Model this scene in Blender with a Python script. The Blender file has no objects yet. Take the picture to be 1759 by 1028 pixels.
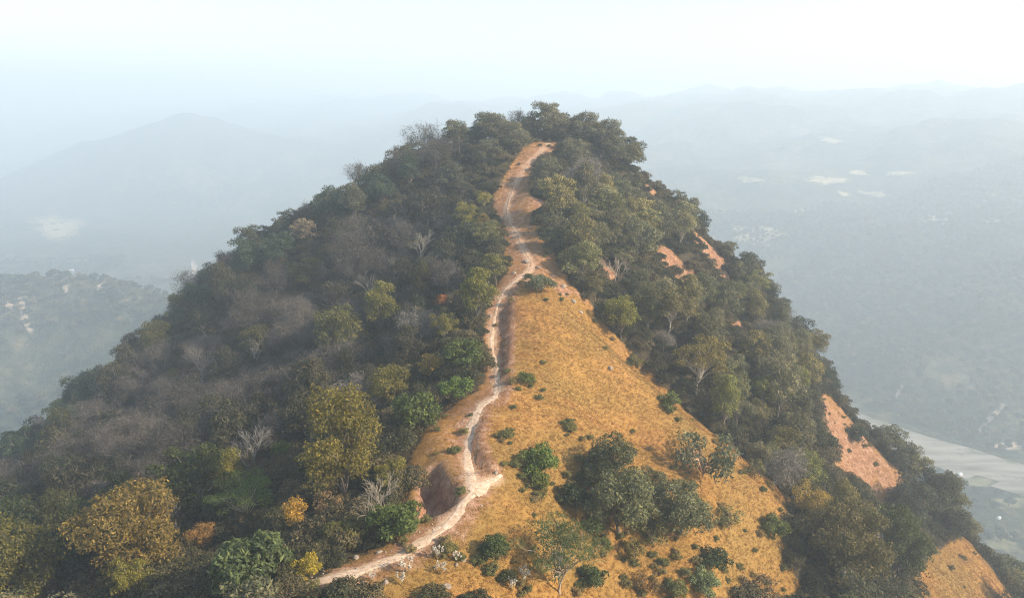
import bpy, math, random
import numpy as np
from mathutils import Vector

# ------------------------------------------------------------------ camera, sky, sun, exposure
SC = bpy.context.scene
COL = SC.collection
CZ = 260.0                                    # camera height above the valley floor datum
F = 1188.0                                    # focal length in photograph pixels (1759 x 1028)
PITCH = math.atan((514 - 170) / F)
cP, sP = math.cos(PITCH), math.sin(PITCH)
cam_d = bpy.data.cameras.new('camera')
cam = bpy.data.objects.new('camera', cam_d)
COL.objects.link(cam)
cam.location = (0, 0, CZ)
cam.rotation_euler = (math.pi / 2 - PITCH, 0, 0)
cam_d.sensor_fit = 'HORIZONTAL'
cam_d.sensor_width = 36.0
cam_d.lens = 36.0 * F / 1759.0
cam_d.clip_start = 0.5
cam_d.clip_end = 20000
SC.camera = cam

SUN_EL, SUN_AZ = math.radians(31), math.radians(108)      # azimuth clockwise from +Y
world = bpy.data.worlds.new('World')
SC.world = world
world.use_nodes = True
wn, wl = world.node_tree.nodes, world.node_tree.links
wn.clear()
sky = wn.new('ShaderNodeTexSky')
sky.sky_type = 'NISHITA'
sky.sun_disc = False
sky.sun_elevation = SUN_EL
sky.sun_rotation = SUN_AZ
sky.altitude = 0
sky.air_density = 1.35
sky.dust_density = 1.2
sky.ozone_density = 1.0
bg = wn.new('ShaderNodeBackground')
bg.inputs['Strength'].default_value = 0.12
wo = wn.new('ShaderNodeOutputWorld')
wl.new(sky.outputs[0], bg.inputs[0])
wl.new(bg.outputs[0], wo.inputs[0])

sun_d = bpy.data.lights.new('sun', 'SUN')
sun_d.energy = 4.6
sun_d.angle = math.radians(1.5)
sun_d.color = (1.0, 0.86, 0.66)
sun = bpy.data.objects.new('sun', sun_d)
COL.objects.link(sun)
sdir = Vector((math.cos(SUN_EL) * math.sin(SUN_AZ), math.cos(SUN_EL) * math.cos(SUN_AZ), math.sin(SUN_EL)))
sun.rotation_euler = sdir.to_track_quat('Z', 'Y').to_euler()
sun.location = sdir * 300 + Vector((0, 0, CZ))

vs = SC.view_settings
vs.view_transform = 'Standard'
vs.look = 'None'
vs.exposure = 1.02
vs.gamma = 1.0
vs.use_curve_mapping = False
SC.render.engine = 'CYCLES'
SC.cycles.use_denoising = True
SC.cycles.denoising_prefilter = 'NONE'
SC.cycles.denoising_input_passes = 'RGB_ALBEDO_NORMAL'
SC.cycles.filter_width = 1.1
SC.cycles.volume_bounces = 2
SC.cycles.max_bounces = 8
SC.cycles.diffuse_bounces = 3
SC.cycles.transmission_bounces = 3
HAZE_DENSITY = 0.00066

RNG = np.random.default_rng(11)
random.seed(5)

# ------------------------------------------------------------------ helpers
def ray(px, py):
    a = (px - 879.5) / F
    b = (514 - py) / F
    return np.array([a, cP + b * sP, -sP + b * cP])

def at(px, py, Y):                            # the point seen at a pixel, Y metres in front of the camera
    d = ray(px, py)
    p = d * (Y / d[1])
    return (p[0], p[1], p[2] + CZ)

def project(p):
    p = np.asarray(p, float)
    x, y, z = p[..., 0], p[..., 1], p[..., 2] - CZ
    dep = y * cP - z * sP
    up = y * sP + z * cP
    return 879.5 + F * x / dep, 514 - F * up / dep, dep

def _hash(ix, iy, s):
    n = (ix.astype(np.int64) * 374761393 + iy.astype(np.int64) * 668265263 + s * 1442695041) & 0x7fffffff
    n = ((n ^ (n >> 13)) * 1274126177) & 0x7fffffff
    return ((n ^ (n >> 16)) & 0xffff) / 65535.0

def vnoise(x, y, s=0):
    x = np.asarray(x, float); y = np.asarray(y, float)
    ix = np.floor(x); iy = np.floor(y)
    fx = x - ix; fy = y - iy
    fx = fx * fx * (3 - 2 * fx); fy = fy * fy * (3 - 2 * fy)
    a = _hash(ix, iy, s); b = _hash(ix + 1, iy, s); c = _hash(ix, iy + 1, s); d = _hash(ix + 1, iy + 1, s)
    return (a + (b - a) * fx) * (1 - fy) + (c + (d - c) * fx) * fy

def fbm(x, y, s=0, o=4):
    t = 0; a = 1; n = 0
    for k in range(o):
        t = t + a * (vnoise(x * 2 ** k + 17.3 * k, y * 2 ** k - 9.1 * k, s + k) - .5); n += a; a *= .5
    return t / n * 2                           # about -1..1

def sstep(a, b, x):
    t = np.clip((x - a) / (b - a), 0, 1)
    return t * t * (3 - 2 * t)

def tag(o, label=None, cat=None, group=None, kind=None):
    if label: o['label'] = label
    if cat: o['category'] = cat
    if group: o['group'] = group
    if kind: o['kind'] = kind
    return o

def new_mesh(name, verts, faces, mat=None, smooth=False, fattr=None, vcol=None):
    me = bpy.data.meshes.new(name)
    verts = np.asarray(verts, np.float32)
    me.vertices.add(len(verts))
    me.vertices.foreach_set('co', verts.ravel())
    if isinstance(faces, np.ndarray):
        k = faces.shape[1]; n = len(faces)
        me.loops.add(n * k)
        me.loops.foreach_set('vertex_index', faces.astype(np.int32).ravel())
        me.polygons.add(n)
        me.polygons.foreach_set('loop_start', np.arange(0, n * k, k, dtype=np.int32))
    elif len(faces):
        tot = np.array([len(f) for f in faces], np.int32)
        me.loops.add(int(tot.sum()))
        me.loops.foreach_set('vertex_index', np.concatenate([np.asarray(f, np.int32) for f in faces]))
        me.polygons.add(len(faces))
        me.polygons.foreach_set('loop_start', (np.cumsum(tot) - tot).astype(np.int32))
    me.update(calc_edges=True)
    if smooth and len(me.polygons):
        me.polygons.foreach_set('use_smooth', np.ones(len(me.polygons), bool))
    if fattr is not None:
        a = me.attributes.new('leafvar', 'FLOAT', 'FACE')
        a.data.foreach_set('value', np.asarray(fattr, np.float32))
    if vcol is not None:
        a = me.color_attributes.new('zone', 'FLOAT_COLOR', 'POINT')
        a.data.foreach_set('color', np.asarray(vcol, np.float32).ravel())
    if mat: me.materials.append(mat)
    me.validate()
    return me

def obj(name, me, parent=None):
    o = bpy.data.objects.new(name, me)
    COL.objects.link(o)
    if parent: o.parent = parent
    return o

def grid_faces(ny, nx):
    i = np.arange(ny - 1)[:, None] * nx + np.arange(nx - 1)[None, :]
    i = i.ravel()
    return np.stack([i, i + 1, i + nx + 1, i + nx], 1)

# ------------------------------------------------------------------ materials
class NT:
    def __init__(s, name):
        s.m = bpy.data.materials.new(name); s.m.use_nodes = True
        s.t = s.m.node_tree; s.n = s.t.nodes; s.l = s.t.links
        s.n.clear()
        s.out = s.n.new('ShaderNodeOutputMaterial')
    def add(s, typ, **kw):
        n = s.n.new('ShaderNode' + typ)
        for k, v in kw.items():
            if hasattr(n, k): setattr(n, k, v)
        return n
    def link(s, a, b): s.l.new(a, b)
    def noise(s, vec, scale, detail=4, rough=.6):
        n = s.add('TexNoise'); n.inputs['Scale'].default_value = scale; n.inputs['Detail'].default_value = detail
        n.inputs['Roughness'].default_value = rough
        if vec is not None: s.link(vec, n.inputs['Vector'])
        return n.outputs['Fac']
    def ramp(s, fac, stops):
        r = s.add('ValToRGB'); e = r.color_ramp.elements
        while len(e) < len(stops): e.new(.5)
        for q, (p, c) in zip(e, stops):
            q.position = p; q.color = (*c, 1) if len(c) == 3 else c
        s.link(fac, r.inputs[0]); return r.outputs[0]
    def mix(s, fac, a, b, mode='MIX'):
        n = s.add('Mix', data_type='RGBA', blend_type=mode)
        for sock, v in ((n.inputs[0], fac), (n.inputs[6], a), (n.inputs[7], b)):
            if isinstance(v, (int, float)): sock.default_value = v
            elif isinstance(v, tuple): sock.default_value = (*v, 1)
            else: s.link(v, sock)
        return n.outputs[2]
    def math(s, op, a, b=0.0, clamp=False):
        n = s.add('Math', operation=op, use_clamp=clamp)
        for sock, v in ((n.inputs[0], a), (n.inputs[1], b)):
            if isinstance(v, (int, float)): sock.default_value = v
            else: s.link(v, sock)
        return n.outputs[0]
    def principled(s, col, rough=.85, spec=.2, bump=None, bstr=.3, bdist=.1):
        p = s.add('BsdfPrincipled')
        if isinstance(col, tuple): p.inputs['Base Color'].default_value = (*col, 1)
        else: s.link(col, p.inputs['Base Color'])
        p.inputs['Roughness'].default_value = rough
        p.inputs['Specular IOR Level'].default_value = spec
        if bump is not None:
            b = s.add('Bump'); b.inputs['Strength'].default_value = bstr; b.inputs['Distance'].default_value = bdist
            s.link(bump, b.inputs['Height']); s.link(b.outputs[0], p.inputs['Normal'])
        s.link(p.outputs[0], s.out.inputs['Surface'])
        return p

def mat_hill():
    t = NT('hill_ground')
    pos = t.add('NewGeometry').outputs['Position']
    at_ = t.add('Attribute', attribute_name='zone')
    sep = t.add('SeparateColor'); t.link(at_.outputs['Color'], sep.inputs[0])
    n1 = t.noise(pos, .12, 5); n2 = t.noise(pos, .9, 5); n3 = t.noise(pos, 4.0, 4, .7)
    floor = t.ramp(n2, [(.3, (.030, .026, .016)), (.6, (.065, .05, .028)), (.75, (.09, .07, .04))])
    grass = t.ramp(n1, [(.3, (.22, .125, .034)), (.45, (.30, .155, .044)), (.58, (.355, .178, .055)), (.72, (.37, .158, .055))])
    grass = t.mix(t.math('MULTIPLY', n2, .6), grass, (.34, .21, .055))
    grass = t.mix(1.0, grass, t.ramp(n3, [(.25, (.8, .78, .74)), (.7, (1.12, 1.1, 1.08))]), 'MULTIPLY')
    soil = t.ramp(n2, [(.3, (.19, .085, .048)), (.5, (.32, .165, .095)), (.72, (.46, .29, .19))])
    soil = t.mix(1.0, soil, t.ramp(n3, [(.25, (.6, .58, .56)), (.7, (1.15, 1.15, 1.12))]), 'MULTIPLY')
    mp = t.add('Mapping'); mp.inputs['Rotation'].default_value = (0, 0, .36); mp.inputs['Scale'].default_value = (.12, .75, .3); t.link(pos, mp.inputs[0])
    n4 = t.noise(mp.outputs[0], 1.0, 5, .65)
    grass = t.mix(1.0, grass, t.ramp(n4, [(.3, (.72, .74, .66)), (.5, (1, 1, 1)), (.7, (1.22, 1.2, 1.2))]), 'MULTIPLY')
    n6 = t.noise(pos, .05, 3, .55)
    grass = t.mix(t.ramp(n6, [(.42, (0, 0, 0)), (.66, (.75, .75, .75))]), grass, (.24, .15, .045))
    grass = t.mix(t.ramp(n6, [(.3, (.6, .6, .6)), (.42, (0, 0, 0))]), grass, (.32, .165, .075))
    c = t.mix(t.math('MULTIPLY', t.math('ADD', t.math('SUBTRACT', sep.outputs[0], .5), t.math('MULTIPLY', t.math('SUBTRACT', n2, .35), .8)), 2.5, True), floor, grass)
    gs = t.math('ADD', sep.outputs[1], t.math('MULTIPLY', t.math('SUBTRACT', n2, .5), 1.0))
    gs = t.math('MULTIPLY', t.math('SUBTRACT', gs, .3), 3.2, True)
    c = t.mix(gs, c, soil)
    hal = t.math('MULTIPLY', t.math('SUBTRACT', t.math('ADD', sep.outputs[2], t.math('MULTIPLY', t.math('SUBTRACT', n3, .5), 1.2)), .25), 1.6, True)
    c = t.mix(hal, c, (.50, .34, .22))
    t.principled(c, .95, .1, t.math('ADD', t.math('MULTIPLY', n3, .5), n2), .7, .3)
    return t.m

def mat_land():
    t = NT('far_land')
    pos = t.add('NewGeometry').outputs['Position']
    n1 = t.noise(pos, .006, 5); n2 = t.noise(pos, .05, 6, .65); n3 = t.noise(pos, .16, 3, .7)
    c = t.ramp(n2, [(.32, (.022, .034, .022)), (.5, (.045, .055, .03)), (.66, (.11, .10, .05)), (.8, (.26, .21, .11))])
    c2 = t.ramp(n2, [(.35, (.05, .055, .03)), (.55, (.16, .13, .065)), (.75, (.33, .26, .14))])
    c = t.mix(t.ramp(n1, [(.45, (0, 0, 0)), (.7, (1, 1, 1))]), c, c2)
    c = t.mix(1.0, c, t.ramp(n3, [(.3, (.6, .6, .6)), (.7, (1.2, 1.2, 1.2))]), 'MULTIPLY')
    t.principled(c, .95, .1, t.math('ADD', n2, n3), .8, 5.0)
    return t.m

def mat_simple(name, stops, scale=1.0, rough=.9, bstr=.4, bdist=.1, detail=5):
    t = NT(name)
    pos = t.add('NewGeometry').outputs['Position']
    n = t.noise(pos, scale, detail, .65)
    t.principled(t.ramp(n, stops), rough, .15, n, bstr, bdist)
    return t.m

def mat_leaf():
    t = NT('leaf')
    oc = t.add('ObjectInfo')
    a = t.add('Attribute', attribute_name='leafvar')
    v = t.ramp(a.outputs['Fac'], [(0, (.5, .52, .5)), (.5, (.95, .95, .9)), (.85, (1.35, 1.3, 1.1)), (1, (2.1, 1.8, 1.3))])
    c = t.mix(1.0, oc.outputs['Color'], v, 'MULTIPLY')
    p = t.principled(c, .6, .25)
    tr = t.add('BsdfTranslucent'); t.link(t.mix(1.0, c, (1.15, 1.2, .6), 'MULTIPLY'), tr.inputs[0])
    mx = t.add('MixShader'); mx.inputs[0].default_value = .28
    t.link(p.outputs[0], mx.inputs[1]); t.link(tr.outputs[0], mx.inputs[2]); t.link(mx.outputs[0], t.out.inputs[0])
    return t.m

def mat_leaf_mass(name, stops):                # for scattered masses: colour varies from plant to plant
    t = NT(name)
    oi = t.add('ObjectInfo')
    a = t.add('Attribute', attribute_name='leafvar')
    base = t.ramp(oi.outputs['Random'], stops)
    v = t.ramp(a.outputs['Fac'], [(0, (.55, .55, .55)), (.6, (1, 1, 1)), (1, (1.7, 1.6, 1.3))])
    t.principled(t.mix(1.0, base, v, 'MULTIPLY'), .75, .15)
    return t.m

def mat_grass():
    t = NT('dry_grass')
    oi = t.add('ObjectInfo')
    a = t.add('Attribute', attribute_name='leafvar')
    n = t.noise(oi.outputs['Location'], .11, 4, .6)
    mp = t.add('Mapping'); mp.inputs['Rotation'].default_value = (0, 0, .36); mp.inputs['Scale'].default_value = (.12, .75, .3); t.link(oi.outputs['Location'], mp.inputs[0])
    n4 = t.noise(mp.outputs[0], 1.0, 5, .65)
    n2 = t.math('ADD', t.math('MULTIPLY', n, .8), t.math('MULTIPLY', oi.outputs['Random'], .2))
    c = t.ramp(n2, [(.3, (.225, .13, .037)), (.42, (.29, .152, .043)), (.54, (.355, .17, .053)), (.66, (.38, .163, .058)), (.8, (.43, .23, .088))])
    c = t.mix(1.0, c, t.ramp(n4, [(.3, (.74, .78, .68)), (.5, (1, 1, 1)), (.7, (1.25, 1.22, 1.2))]), 'MULTIPLY')
    n6 = t.noise(oi.outputs['Location'], .05, 3, .55)
    c = t.mix(t.ramp(n6, [(.42, (0, 0, 0)), (.66, (.75, .75, .75))]), c, (.285, .17, .05))
    c = t.mix(t.ramp(n6, [(.3, (.6, .6, .6)), (.42, (0, 0, 0))]), c, (.36, .185, .085))
    v = t.ramp(a.outputs['Fac'], [(0, (.82, .81, .78)), (1, (1.14, 1.14, 1.14))])
    c = t.mix(1.0, c, v, 'MULTIPLY')
    p = t.principled(c, .9, .05)
    geo = t.add('NewGeometry'); nv = t.add('VectorMath', operation='ADD'); nv.inputs[1].default_value = (.9, -.5, 2.4)
    t.link(geo.outputs['Normal'], nv.inputs[0]); nn = t.add('VectorMath', operation='NORMALIZE'); t.link(nv.outputs[0], nn.inputs[0])
    t.link(nn.outputs[0], p.inputs['Normal'])           # a stand of grass reflects as a mat, not blade by blade
    tr = t.add('BsdfTranslucent'); t.link(c, tr.inputs[0])
    mx = t.add('MixShader'); mx.inputs[0].default_value = .25
    t.link(p.outputs[0], mx.inputs[1]); t.link(tr.outputs[0], mx.inputs[2]); t.link(mx.outputs[0], t.out.inputs[0])
    return t.m

def mat_bark():
    t = NT('bark')
    oc = t.add('ObjectInfo')
    pos = t.add('TexCoord').outputs['Object']
    n = t.noise(pos, 3.0, 4, .7)
    c = t.mix(1.0, oc.outputs['Color'], t.ramp(n, [(.3, (.6, .6, .6)), (.7, (1.2, 1.2, 1.2))]), 'MULTIPLY')
    t.principled(c, .9, .1, n, .5, .05)
    return t.m

M_HILL = mat_hill(); M_LAND = mat_land(); M_LEAF = mat_leaf(); M_BARK = mat_bark(); M_GRASS = mat_grass()
def mat_trail():
    t = NT('trodden_earth')
    pos = t.add('NewGeometry').outputs['Position']
    n = t.noise(pos, 2.2, 6, .7); m = t.noise(pos, .5, 3, .6)
    a = t.add('Attribute', attribute_name='zone'); sp_ = t.add('SeparateColor'); t.link(a.outputs['Color'], sp_.inputs[0])
    pale = t.ramp(n, [(.3, (.34, .22, .14)), (.5, (.52, .37, .255)), (.68, (.68, .53, .40))])
    red = t.ramp(n, [(.3, (.20, .10, .055)), (.5, (.33, .185, .11)), (.72, (.52, .36, .25))])
    f = t.math('ADD', sp_.outputs[0], t.math('MULTIPLY', t.math('SUBTRACT', m, .5), 1.1), True)
    t.principled(t.mix(f, pale, red), .95, .1, n, .8, .12)
    return t.m
M_TRAIL = mat_trail()
M_STONE = mat_simple('stone', [(.3, (.20, .15, .11)), (.6, (.34, .27, .21)), (.8, (.42, .35, .29))], 2.5)
def mat_river():
    t = NT('river_gravel')
    pos = t.add('NewGeometry').outputs['Position']
    mp = t.add('Mapping'); mp.inputs['Rotation'].default_value = (0, 0, .735); mp.inputs['Scale'].default_value = (.012, .075, .05); t.link(pos, mp.inputs[0])
    a = t.noise(mp.outputs[0], 1.0, 6, .6); b = t.noise(pos, .05, 5, .7)
    c = t.ramp(a, [(.32, (.09, .09, .06)), (.42, (.20, .18, .14)), (.55, (.31, .275, .215)), (.7, (.40, .36, .29))])
    c = t.mix(t.ramp(b, [(.56, (0, 0, 0)), (.66, (.9, .9, .9))]), c, (.11, .115, .06))
    t.principled(c, .95, .1, b, .3, .5)
    return t.m
M_GRAVEL = mat_river()
def mat_patch(name, lo, hi):                    # cleared ground that frays into the scrub round it
    t = NT(name)
    pos = t.add('NewGeometry').outputs['Position']
    n2 = t.noise(pos, .05, 6, .65); n5 = t.noise(pos, .09, 5, .7)
    land_c = t.ramp(n2, [(.32, (.022, .034, .022)), (.5, (.045, .055, .03)), (.66, (.11, .10, .05)), (.8, (.26, .21, .11))])
    a = t.add('Attribute', attribute_name='zone'); sp_ = t.add('SeparateColor'); t.link(a.outputs['Color'], sp_.inputs[0])
    f = t.math('MULTIPLY', t.math('ADD', sp_.outputs[0], t.math('MULTIPLY', t.math('SUBTRACT', n5, .62), 2.4)), 1.8, True)
    t.principled(t.mix(f, land_c, t.ramp(n5, [(.3, lo), (.7, hi)])), .95, .1)
    return t.m
M_FIELD = mat_patch('stubble_field', (.33, .26, .14), (.50, .40, .23))
M_SCAR = mat_patch('raw_earth', (.36, .26, .18), (.58, .45, .35))
M_WHITE = mat_simple('whitewash', [(.3, (.52, .50, .47)), (.7, (.62, .60, .57))], .8)
M_TIN = mat_simple('tin_roof', [(.3, (.5, .5, .5)), (.7, (.66, .66, .67))], .8, .5)
M_PLUME = mat_simple('white_plume', [(.3, (.42, .36, .27)), (.7, (.62, .56, .46))], 3.0)

# ------------------------------------------------------------------ the hill: a surface through surveyed points
SURV = [(480,1028,50),(560,1000,52),(680,965,55.5),(760,910,60),(800,840,66),(805,770,75),(850,690,86),(848,640,95),(843,580,106),(852,530,115),
 (870,490,124),(895,430,140),(872,370,158),(890,310,178),(940,240,205),
 (540,390,200),(400,470,195),(270,612,180),(130,735,168),(0,850,158),(-150,980,150),(690,310,205),(830,255,207),
 (240,1020,62),(0,1028,70),(0,900,110),(300,700,140),(600,600,132),(150,820,125),(450,800,92),(620,800,78),(700,500,150),(520,500,165),(380,1000,60),(560,900,68),
 (700,690,98),(790,420,160),(-200,1028,85),
 (940,500,122),(1040,590,112),(1120,670,104),(1190,735,100),(1270,795,97),(1340,860,93),(1390,940,88),
 (1000,750,83),(900,680,88),(960,600,103),(1080,740,93),(1000,850,75),(1000,950,66),(1200,950,72),(1200,850,83),(1000,1028,60),(850,1020,54),(1300,1020,74),(900,900,63),
 (1200,400,190),(1400,650,168),(1610,885,148),(1410,670,157),(1530,800,149),(1500,1000,95),(1400,760,125),(1300,620,140),(1150,570,130),(1160,465,160),(1050,330,185),(1000,450,140),
 (1060,270,203),(1500,860,135),(1610,980,120),(1700,975,140),(1300,500,180),(1290,560,160)]
CTRL = [at(*p) for p in SURV] + [(x, y, z + CZ) for x, y, z in [
 (20, 119, -46), (28, 117, -52), (40, 112, -60), (52, 106, -68),              # the gully behind the grass spur
 (-20, 20, -46), (10, 20, -56), (40, 45, -70), (-60, 25, -68), (-100, 50, -88), (75, 60, -90), (100, 95, -108),
 (-30, 235, -50), (20, 235, -38), (10, 280, -85), (60, 230, -68), (-80, 235, -82), (-130, 205, -112), (-175, 185, -140), (-190, 130, -135), (-150, 80, -108),
 (105, 195, -118), (135, 170, -148), (150, 130, -158), (130, 100, -135), (85, 215, -100),
 (-330, 160, -262), (-250, 0, -215), (-100, -120, -150), (100, -120, -190), (260, 30, -270), (300, 200, -275), (170, 380, -268), (-50, 410, -262), (-260, 340, -262)]]
CTRL = np.array(CTRL)

def tps_fit(P):
    n = len(P)
    d = np.hypot(P[:, None, 0] - P[None, :, 0], P[:, None, 1] - P[None, :, 1])
    K = np.where(d > 0, d * d * np.log(d + 1e-9), 0) + np.eye(n) * 3.0
    A = np.zeros((n + 3, n + 3)); A[:n, :n] = K
    Q = np.c_[np.ones(n), P[:, :2]]
    A[:n, n:] = Q; A[n:, :n] = Q.T
    return np.linalg.solve(A, np.r_[P[:, 2], 0, 0, 0])
W = tps_fit(CTRL)
def tps_eval(x, y):
    z = W[-3] + W[-2] * x + W[-1] * y
    for w, (cx, cy, _) in zip(W[:-3], CTRL):
        d2 = (x - cx) ** 2 + (y - cy) ** 2
        z = z + w * .5 * d2 * np.log(d2 + 1e-9)
    return z
XS = np.r_[-620., -480., -400., np.arange(-330, -155, 5.0), np.arange(-155, 135, .75), np.arange(135, 301, 5.0), 360., 450., 600.]
YS = np.r_[-460., -330., -210., np.arange(-120, 35, 5.0), np.arange(35, 225, .75), np.arange(225, 411, 5.0), 480., 580., 720.]
GX, GY = np.meshgrid(XS, YS)
GZ = tps_eval(GX, GY)
rb = np.hypot(np.maximum(np.abs(GX) - 150, 0), np.maximum(np.abs(GY - 130) - 130, 0))
GZ = np.maximum(np.where(rb > 0, np.minimum(GZ, CZ - 12 - .98 * rb), GZ), CZ - 385)

def interp(Z, XS, YS, x, y):
    x = np.clip(x, XS[0], XS[-1] - 1e-3); y = np.clip(y, YS[0], YS[-1] - 1e-3)
    i = np.searchsorted(XS, x, 'right') - 1; j = np.searchsorted(YS, y, 'right') - 1
    u = (x - XS[i]) / (XS[i + 1] - XS[i]); v = (y - YS[j]) / (YS[j + 1] - YS[j])
    return (Z[j, i] * (1 - u) + Z[j, i + 1] * u) * (1 - v) + (Z[j + 1, i] * (1 - u) + Z[j + 1, i + 1] * u) * v
def H(x, y): return interp(GZ, XS, YS, np.asarray(x, float), np.asarray(y, float))

YM = np.arange(36, 330, .4)
def ground(px, py, retry=1):                            # where the sight line through a pixel meets the hill
    d = ray(px, py); d = d / d[1]
    x = d[0] * YM; z = CZ + d[2] * YM
    hit = np.nonzero(z <= H(x, YM))[0]
    if len(hit) == 0: return ground(px, py + 4) if retry > 0 and py < 1000 else None
    k = hit[0]
    return np.array([x[k], YM[k], H(x[k], YM[k])])
def gpoly(pts):
    return np.array([g[:2] for g in (ground(*p) for p in pts) if g is not None])
def inside(poly, x, y):
    c = np.zeros(np.shape(x), bool)
    n = len(poly); j = n - 1
    for i in range(n):
        xi, yi = poly[i]; xj, yj = poly[j]
        cond = ((yi > y) != (yj > y)) & (x < (xj - xi) * (y - yi) / (yj - yi + 1e-12) + xi)
        c ^= cond; j = i
    return c
def pdist(line, x, y, w=None):                 # distance to a polyline, the side (+ right of travel) and the value carried along it
    best = np.full(np.shape(x), 1e9); side = np.zeros(np.shape(x)); val = np.zeros(np.shape(x))
    for k in range(len(line) - 1):
        a, b = line[k][:2], line[k + 1][:2]
        d = b - a; L = (d * d).sum() + 1e-9
        t = np.clip(((x - a[0]) * d[0] + (y - a[1]) * d[1]) / L, 0, 1)
        q = np.hypot(x - a[0] - t * d[0], y - a[1] - t * d[1])
        m = q < best
        best = np.where(m, q, best)
        side = np.where(m, np.sign((x - a[0]) * d[1] - (y - a[1]) * d[0]), side)
        if w is not None: val = np.where(m, w[k] + (w[k + 1] - w[k]) * t, val)
    return best, side, val
def smooth_line(pts, step=.5):
    P = np.array(pts, float)
    P = np.vstack([2 * P[0] - P[1], P, 2 * P[-1] - P[-2]])
    out = []
    for k in range(1, len(P) - 2):
        a, b, c, d = P[k - 1:k + 3]
        n = max(2, int(np.hypot(*(c - b)[:2]) / step))
        for t in np.arange(n) / n:
            out.append(.5 * (2 * b + (c - a) * t + (2 * a - 5 * b + 4 * c - d) * t * t + (3 * b - a - 3 * c + d) * t ** 3))
    out.append(P[-2])
    return np.array(out)

TRAIL_PX = [(430,1045),(500,1021),(560,1000),(620,985),(680,963),(725,938),(765,905),(795,870),(812,842),(806,802),(803,770),(808,735),(822,703),(848,684),(855,660),(852,620),
 (845,585),(847,560),(852,530),(862,505),(884,484),(908,468),(912,450),(900,430),(889,405),(872,374),(873,350),(880,330),(893,305),(905,285),(920,270),(938,252),(943,238)]
TRAIL = smooth_line([ground(*p)[:2] for p in TRAIL_PX])
SPUR_TRAIL = smooth_line([ground(*p)[:2] for p in [(806,846),(828,836),(850,826),(862,820)]])
OPEN_MAIN = gpoly([(500,1045),(590,968),(690,925),(722,900),(700,850),(705,790),(745,720),(820,672),(838,640),(832,560),(845,495),(870,470),(868,420),(850,395),(845,345),(868,300),(905,248),
 (925,225),(960,228),(955,262),(918,300),(908,335),(935,362),(918,395),(955,440),(985,490),(1040,560),(1120,640),(1190,715),(1270,780),(1345,855),(1365,900),(1345,960),(1400,1045),(900,1060)])
OPEN_SPUR = gpoly([(1412,672),(1440,690),(1480,735),(1535,800),(1608,884),(1560,900),(1495,868),(1440,810),(1405,740)])
OPEN_LOW = gpoly([(1690,930),(1655,925),(1590,960),(1560,990),(1570,1060),(1760,1060),(1715,990)])
SOIL_SPOTS = [(1160,462,30),(1185,480,22),(1218,428,28),(1268,560,24),(1040,462,18),(1120,322,14),(1325,575,12),(965,498,16),(930,350,14),(1150,440,16),(1110,300,10),(1240,470,14),(1200,790,20),(1300,600,14)]
PIT = gpoly([(706,884),(716,858),(709,832),(722,806),(741,800),(752,790),(762,806),(772,826),(788,838),(792,860),(776,878),(752,890),(733,893),(722,906)])
BANK1 = [ground(*p) for p in [(885,497),(878,520),(874,550),(876,580),(872,610),(868,650),(866,680)]]
BANK2 = [ground(*p) for p in [(830,715),(822,735),(824,760),(834,785),(846,806),(852,818)]]

# relief on top of the smooth surface
open_main = inside(OPEN_MAIN, GX, GY); open_spur = inside(OPEN_SPUR, GX, GY); open_low = inside(OPEN_LOW, GX, GY)
dtr, side_tr, _ = pdist(TRAIL[::4], GX, GY)
dsp, _, _ = pdist(SPUR_TRAIL[::3], GX, GY)
near = sstep(1.0, 5.0, np.minimum(dtr, dsp))
rough = fbm(GX / 14, GY / 14, 3) * 1.3 + fbm(GX / 4.5, GY / 4.5, 9) * .5 + fbm(GX / 1.8, GY / 1.8, 19, 3) * .16
streak = fbm((GX * .35 + GY * .93) / 4.2, (GX * .93 - GY * .35) / 20, 31, 4)
GZ = GZ + rough * near * np.where(open_main, .55, 1.0) + streak * .75 * near * (open_main | open_spur | open_low)
GZ = GZ + (fbm(GX / 1.2, GY / 1.2, 77, 3) * .12) * (1 - near)
for bank, hgt, wid in ((BANK1, 1.0, 3.2), (BANK2, 1.0, 3.4)):      # the trail bench is cut below the grass, with a bank on its valley side
    bl = smooth_line([b[:2] for b in bank], .8)
    prof = np.sin(np.linspace(0, 1, len(bl)) * math.pi) ** .5
    db, sd, pv = pdist(bl, GX + fbm(GX / 2, GY / 2, 41) * .5, GY, prof * hgt)
    sgn = sd if bank is BANK1 else sd
    west = (sd * (1 if bl[-1][1] > bl[0][1] else -1)) < 0
    GZ = GZ - np.where(west, pv * sstep(0, .9, db) * (1 - sstep(wid * .6, wid * 1.6, db)), 0)
pd, _, _ = pdist(np.vstack([PIT, PIT[:1]]), GX, GY)
pin = inside(PIT, GX, GY)
GZ = GZ - np.where(pin, (sstep(0, 1.6, pd) * 1.7 + np.minimum(pd, 4) * .45) * (.75 + .5 * vnoise(GX / 2.2, GY / 2.2, 12)) + fbm(GX / 1.9, GY / 1.1, 23, 3) * .55 * sstep(.2, 1.2, pd), 0)

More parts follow.
